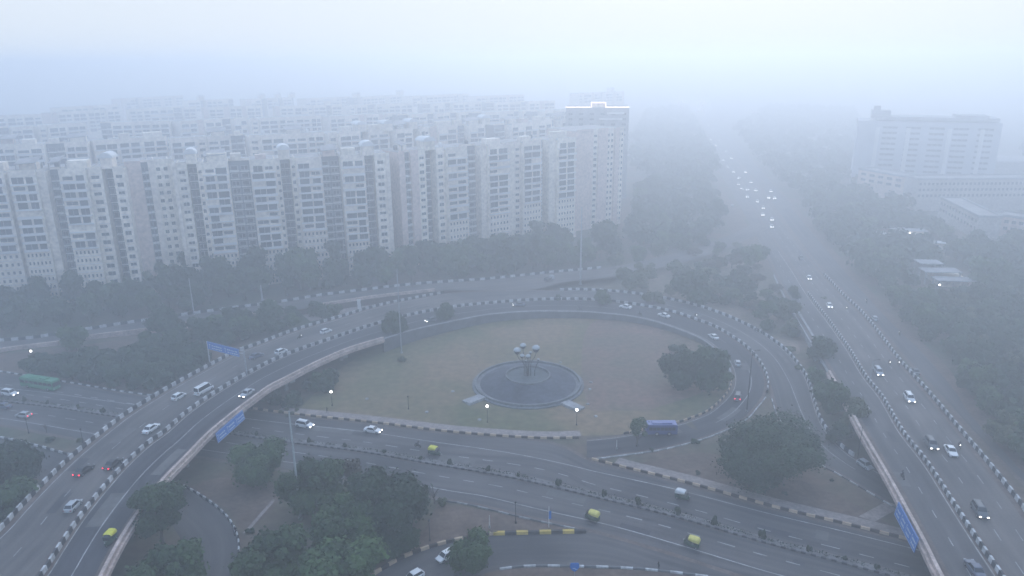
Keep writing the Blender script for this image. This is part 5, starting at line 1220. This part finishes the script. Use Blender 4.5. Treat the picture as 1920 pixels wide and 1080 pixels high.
park_lamp(1686, 446, 436, 1, 'left one of two small lit lamps at the low pale shed'); park_lamp(1704, 447, 436, 1, 'right one of two small lit lamps at the low pale shed')
park_lamp(967, 981, 940, 0, 'black unlit lamp post at the edge of the dirt island')
park_lamp(806, 1014, 974, 0, 'thin black unlit lamp post among the dirt right of the tree clump')
park_lamp(156, 830, 803, 0, 'black unlit lamp post on the strip beside the curved flyover')
park_lamp(766, 767, 742, 0, 'thin dark unlit post on the lower left of the lawn')
park_lamp(54, 812, 785, 0, 'thin unlit post on the grass strip near the left edge')
def mast(bx, by, ty, r0, label, m, head=0, z0=0, name='mast', cat='mast'):
    p = P(bx, by, z0); h = ztop(p, ty) - z0; e = empty(name, (p.x, p.y, z0), 0, label, cat)
    b = MB(); b.tube([(0, 0, -.05), (0, 0, h * .5), (0, 0, h)], [r0, r0 * .8, r0 * .55], 12); b.build('pole', m, e)
    b = MB(); b.lathe((0, 0, 0), [(r0 * 2, 0), (r0 * 2, .3), (r0 * 1.2, .6)], 12); b.build('base', M['concrete'], e)
    if head == 1:
        b = MB(); b.lathe((0, 0, h - .6), [(.3, 0), (1.3, .1), (1.3, .3), (.3, .4)], 16); b.build('lamp_ring', m, e)
        for k in range(6): a = k * PI / 3; b = MB(); b.box((1.25 * math.cos(a), 1.25 * math.sin(a), h - .5), (.45, .35, .3), a); b.build('floodlight', M['darkmetal'], e)
    if head == 2:
        b = MB(); b.tube([(0, 0, h), (1.2, 0, h + .25)], .05, 6); b.box((1.5, 0, h + .25), (.7, .25, .12)); b.build('lamp_head', M['darkmetal'], e)
    return e
mast(1088, 533, 388, .38, 'tall pale mast on the wedge of grass behind the ring road', M['metal'], 0)
mast(564, 973, 772, .26, 'tall grey lamp mast rising out of the bottom tree clump', mat('mast_green_grey', (.34, .37, .36), .7, .1, 1), 0)
mast(753, 662, 505, .2, 'tall faint mast behind the dark tree at the flyover parapet', mat('mast_grey', (.30, .32, .33), .7, .1, 1), 0)
mast(364, 590, 522, .22, 'faint pale pole among the trees above the service road', M['metal'], 0, 1.2)
mast(492, 563, 534, .35, 'short pale forked post among the trees', M['metal'], 2, 1.5)
mast(1400, 772, 658, .15, 'thin dark pole on the traffic island of the loop', M['darkmetal'], 2)
mast(1631, 716, 676, .13, 'thin lamp post on the middle barrier of the right flyover', M['metal'], 2, 3.6, 'street_lamp', 'street lamp')
mast(918, 990, 966, .1, 'short white post beside the yellow and black kerb', M['slab'], 0)
mast(1156, 842, 825, .1, 'short white post at the mouth of the ring road', M['slab'], 0)
mast(1607, 868, 800, .09, 'thin dark pole under the olive tree at the right flyover', M['darkmetal'], 0)

# ------------------------------------------------------------------ signs
def strokes(pts3, n=3, seed=0, arrows=True, rows=2):
    """white lettering strokes and arrows laid on a panel given by its corners (bl, br, tr, tl)"""
    bl, br, tr_, tl = [Vector(p) for p in pts3]; nr = (br - bl).cross(tl - bl).normalized() * .03; b = MB(); r = random.Random(seed)
    def q(u, v): return bl.lerp(br, u).lerp(tl.lerp(tr_, u), v) + nr
    def bar(u0, u1, v0, v1): b.add([q(u0, v0), q(u1, v0), q(u1, v1), q(u0, v1)], [(0, 1, 2, 3)])
    for k in range(n):
        u0, u1 = (k + .08) / n, (k + .92) / n; w_ = u1 - u0
        for j in range(rows):
            v = .2 + j * .62 / rows; x = u0 + w_ * .22
            while x < u1 - .02:
                l = w_ * r.uniform(.08, .16); bar(x, min(x + l, u1), v, v + .11 + .05 * r.random()); x += l + w_ * .03
        bar(u0 + w_ * .06, u0 + w_ * .10, .2, .72); bar(u0 + w_ * .01, u0 + w_ * .15, .66, .74)
    for (a0, a1, c0, c1) in ((0, 1, .02, .05), (0, 1, .95, .98), (0, .008, .02, .98), (.992, 1, .02, .98)): bar(a0, a1, c0, c1)
    return b
def panel(root, bl, br, tr_, tl, th=.12, n=3, seed=0, rows=2):
    bl, br, tr_, tl = [Vector(p) for p in (bl, br, tr_, tl)]; nr = (br - bl).cross(tl - bl).normalized() * th
    b = MB(); b.add([bl, br, tr_, tl] + [p - nr for p in (bl, br, tr_, tl)], [(0, 1, 2, 3), (7, 6, 5, 4), (0, 4, 5, 1), (1, 5, 6, 2), (2, 6, 7, 3), (3, 7, 4, 0)])
    pn = b.build('panel', M['sign'], root); strokes((bl, br, tr_, tl), n, seed, rows=rows).build('lettering', M['signtext'], pn)
# gantry over the outer carriageway
g0, g1 = P(394, 684, 6.7), P(463, 704, 6.5); zt = ztop(g1, 655); z0t = ztop(g0, 642); zt = (zt + z0t) / 2
e = empty('gantry_sign', (0, 0, 0), 0, 'blue direction sign on a two post gantry across the curved flyover', 'sign')
for p in (g0, g1): b = MB(); b.tube([(p.x, p.y, p.z - .1), (p.x, p.y, zt)], .17, 10); b.build('post', M['metal'], e)
a, c = Vector((g0.x, g0.y, 0)), Vector((g1.x, g1.y, 0)); d = (c - a)
b = MB(); b.tube([a + Vector((0, 0, zt - .2)), c + Vector((0, 0, zt - .2))], .1, 6); b.tube([a + Vector((0, 0, zt - 1.0)), c + Vector((0, 0, zt - 1.0))], .1, 6); b.build('crossbeam', M['metal'], e)
off = Vector((d.y, -d.x, 0)).normalized() * .25
q0, q1 = a + d * .03 + off, a + d * .88 + off
panel(e, q0 + Vector((0, 0, zt - 2.1)), q1 + Vector((0, 0, zt - 2.1)), q1 + Vector((0, 0, zt + .15)), q0 + Vector((0, 0, zt + .15)), n=2, seed=3)
# signs hung on the flyover edges
def edge_sign(pa, pb, z, hh, off, label, n, seed):
    a, c = P(*pa, z), P(*pb, z); d = (c - a); d.z = 0; o_ = Vector((d.y, -d.x, 0)).normalized() * off; a = a + o_; c = c + o_
    e = empty('road_sign', (0, 0, 0), 0, label, 'sign'); zl = Vector((0, 0, -hh))
    panel(e, a + zl + o_.normalized() * .35, c + zl + o_.normalized() * .35, c, a, n=n, seed=seed)
    for k in (.15, .5, .85):
        p = a.lerp(c, k); b = MB(); b.tube([p - o_.normalized() * .1 + zl * .2, p - o_ * .5 / max(off, .01) * .5 + zl * .3 - o_.normalized() * .6], .06, 6); b.build('bracket', M['metal'], e)
edge_sign((394, 812), (445, 768), 8.0, 2.3, 1.3, 'blue direction sign with white lettering hung on the curved flyover parapet', 3, 5)
edge_sign((1699, 942), (1738, 1013), 8.1, 2.7, 1.3, 'bright blue sign hung on the outer side of the right flyover parapet', 4, 9)
# shield shaped sign at the bottom
p = P(1077, 1085, 0); zc = ztop(p, 1063); s_ = proj((p.x, p.y, zc))[2] / F; e = empty('road_sign', (p.x, p.y, 0), 0, 'blue shield shaped sign at the bottom kerb', 'sign')
b = MB(); w_ = 8.5 * s_; out_ = [(-w_, .55), (-w_ * .8, .8), (w_ * .8, .8), (w_, .55), (w_, -.1), (w_ * .55, -.65), (0, -.95), (-w_ * .55, -.65), (-w_, -.1)]
b.add([(x, y, zc + z) for y in (-.05, .05) for x, z in out_], [tuple(range(9)), tuple(range(9, 18))[::-1]] + [(i, 9 + i, 9 + (i + 1) % 9, (i + 1) % 9) for i in range(9)]); pn = b.build('panel', M['sign'], e)
b = MB(); b.box((-.1, -.07, zc - .25), (.5, .02, .12)); b.box((.25, -.07, zc - .45), (.4, .02, .12)); b.build('lettering', M['signtext'], pn)
b = MB(); b.tube([(0, .1, -.05), (0, .1, zc + .5)], .06, 8); b.build('post', M['metal'], e)
# narrow blue sign on a white post
p = P(1029, 989, 0); h = ztop(p, 950); e = empty('road_sign', (p.x, p.y, 0), 0, 'narrow blue sign on a white post behind the yellow and black kerb', 'sign')
b = MB(); b.tube([(0, 0, -.05), (0, 0, h)], .07, 8); b.build('post', M['slab'], e)
b = MB(); b.box((.22, -.05, h - 1.8), (.45, .06, 1.7)); b.build('panel', M['sign'], e)

# ------------------------------------------------------------------ median planting
mpl = resample(W(med), step=1.0); Lm = len(mpl)
xs_ = [(48, 'a'), (92, ''), (145, ''), (195, ''), (478, ''), (582, ''), (646, ''), (718, ''), (788, ''), (846, ''), (911, ''), (969, ''), (1048, ''), (1128, ''), (1191, ''), (1266, ''), (1340, ''), (1432, ''), (1521, ''), (1580, ''), (1640, '')]
for x, _ in xs_:
    j = min(range(Lm), key=lambda i: abs(proj(mpl[i])[0] - x)); q = mpl[j]
    put_tree('bush0', (q.x, q.y, .3), rnd.uniform(.9, 1.7), rnd.uniform(1.5, 2.6), 'dark upright shrub growing in the narrow median of the lower road', 'shrubs in the median', name='shrub', cat='shrub')
r = np.random.default_rng(5); V = []; n_ = 0
for i in range(0, Lm - 1):
    for _ in range(26 if rnd.random() < .75 else 5):
        c = np.array(mpl[i].lerp(mpl[i + 1], r.uniform())) + np.array([r.normal() * .22, r.normal() * .22, .35 + abs(r.normal()) * .22]); t = r.normal(size=3) * .11; u_ = r.normal(size=3) * .11
        V += [c, c + t, c + t + u_, c + u_]; n_ += 1
b = MB(); b.add(V, [(4 * i, 4 * i + 1, 4 * i + 2, 4 * i + 3) for i in range(n_)]); o = b.build('ground_cover', M['leaf_dark'])
at = o.data.attributes.new('tone', 'FLOAT', 'FACE'); at.data.foreach_set('value', r.uniform(0, .8, n_).astype('f')); tag(o, 'low dark plants along the median', kind='stuff')
# small shrubs that stand alone
for x, y, w_, key, k, tx in [(828, 940, 26, 'bush1', .9, 'round shrub at the corner of the dirt island beside the twiggy trees'), (1560, 900, 10, 'bush0', 1.0, 'tiny shrub on the right kerb of the triangular island'), (1308, 886, 12, 'bush0', 1.2, 'small dark shrub on the triangular island above the white topped rickshaw'),
    (1222, 843, 10, 'bush0', 1.5, 'small dark shrub at the kerb right of the sparse tree'), (1303, 826, 22, 'bush0', .6, 'low shrub on the kerb opposite the blue minibus'), (752, 673, 22, 'bush1', .8, 'reddish round shrub on the lawn below the faint mast'), (92, 823, 20, 'bush0', .9, 'round dark shrub on the grass strip'), (148, 826, 16, 'bush1', .9, 'small shrub at the right end of the grass strip'),
    (1472, 925, 12, 'bush0', 1.0, 'small dark shrub beside the footpath of the triangular island'), (1545, 560, 18, 'bush1', .8, 'low shrub at the ramp barrier'), (1500, 690, 24, 'bush1', .8, 'shrub beside the outer ring barrier'), (1482, 655, 30, 'bush1', .7, 'pale shrub between ring road and ramp'), (1275, 655, 40, 'bush0', .8, 'shrub at the top of the pair of lawn trees'), (470, 995, 20, 'bush0', .8, 'shrub at the bottom end of the pale path')]:
    tree(x, y, w_, key, tx, k, name='shrub', cat='shrub')
# two bare twiggy trees at the dirt island
for x, by, ty, tx in [(814, 945, 906, 'bare twiggy little tree at the corner of the dirt island'), (88, 812, 797, 'bare twiggy bush at the grass strip on the left')]:
    p = P(x, by, 0); h = ztop(p, ty); e = empty('tree', (p.x, p.y, 0), 0, tx, 'tree'); rr = random.Random(x); b = MB(); b.tube([(0, 0, -.05), (.05, 0, h * .5)], [.12, .09], 7); b.build('trunk', M['trunk'], e); b = MB()
    for k in range(11):
        a_ = rr.uniform(0, 6.28); l = rr.uniform(.35, .6) * h; z0 = h * rr.uniform(.3, .5); e1 = Vector((math.cos(a_) * l * .5, math.sin(a_) * l * .5, z0 + l * .7)); b.tube([(0.03, 0, z0), e1 * .6 + Vector((0, 0, z0 * .4)), e1], [.06, .04, .015], 5)
        for _ in range(3): b.tube([e1 * .8 + Vector((0, 0, z0 * .2)), e1 + Vector((rr.uniform(-.5, .5), rr.uniform(-.5, .5), rr.uniform(0, .5)))], [.03, .01], 4)
    b.build('crown', M['trunk'], e)
# cluster of low dry bushes at the head of the brown kerb
for k, (x, y) in enumerate([(527, 772), (538, 768), (548, 774), (556, 768), (540, 779), (551, 763)]):
    tree(x, y, 11, 'bush1', 'low dry bush in the cluster at the head of the brown kerb', 1.0, group='low dry bushes at the head of the brown kerb', name='shrub', cat='shrub')
# scattered pale stones on the lawn
for k, (x, y) in enumerate([(800, 773), (688, 748), (899, 787), (1051, 680), (1106, 730), (1108, 717), (849, 734), (1102, 758), (1117, 781)]):
    p = P(x, y, 0); b = MB(); b.lathe((p.x, p.y, 0), [(.55, -.05), (.5, .14), (.3, .28), (.02, .32)], 7); o = b.build('stone', M['concrete']); tag(o, 'small pale stone lying on the lawn', 'stone', 'pale stones on the lawn')
# ------------------------------------------------------------------ haze
hz = MB(); hz.box((0, 1500, 46.5), (6800, 3900, 95))
ho = hz.build('haze', []); hm = bpy.data.materials.new('haze_air'); hm.use_nodes = True; t = hm.node_tree; t.nodes.clear()
oo = t.nodes.new('ShaderNodeOutputMaterial'); pv = t.nodes.new('ShaderNodeVolumePrincipled')
pv.inputs['Color'].default_value = (.91, .956, 1, 1); pv.inputs['Density'].default_value = HAZE; pv.inputs['Anisotropy'].default_value = 0.6
t.links.new(pv.outputs[0], oo.inputs['Volume']); ho.data.materials.append(hm); ho.visible_shadow = True
tag(ho, kind='stuff')
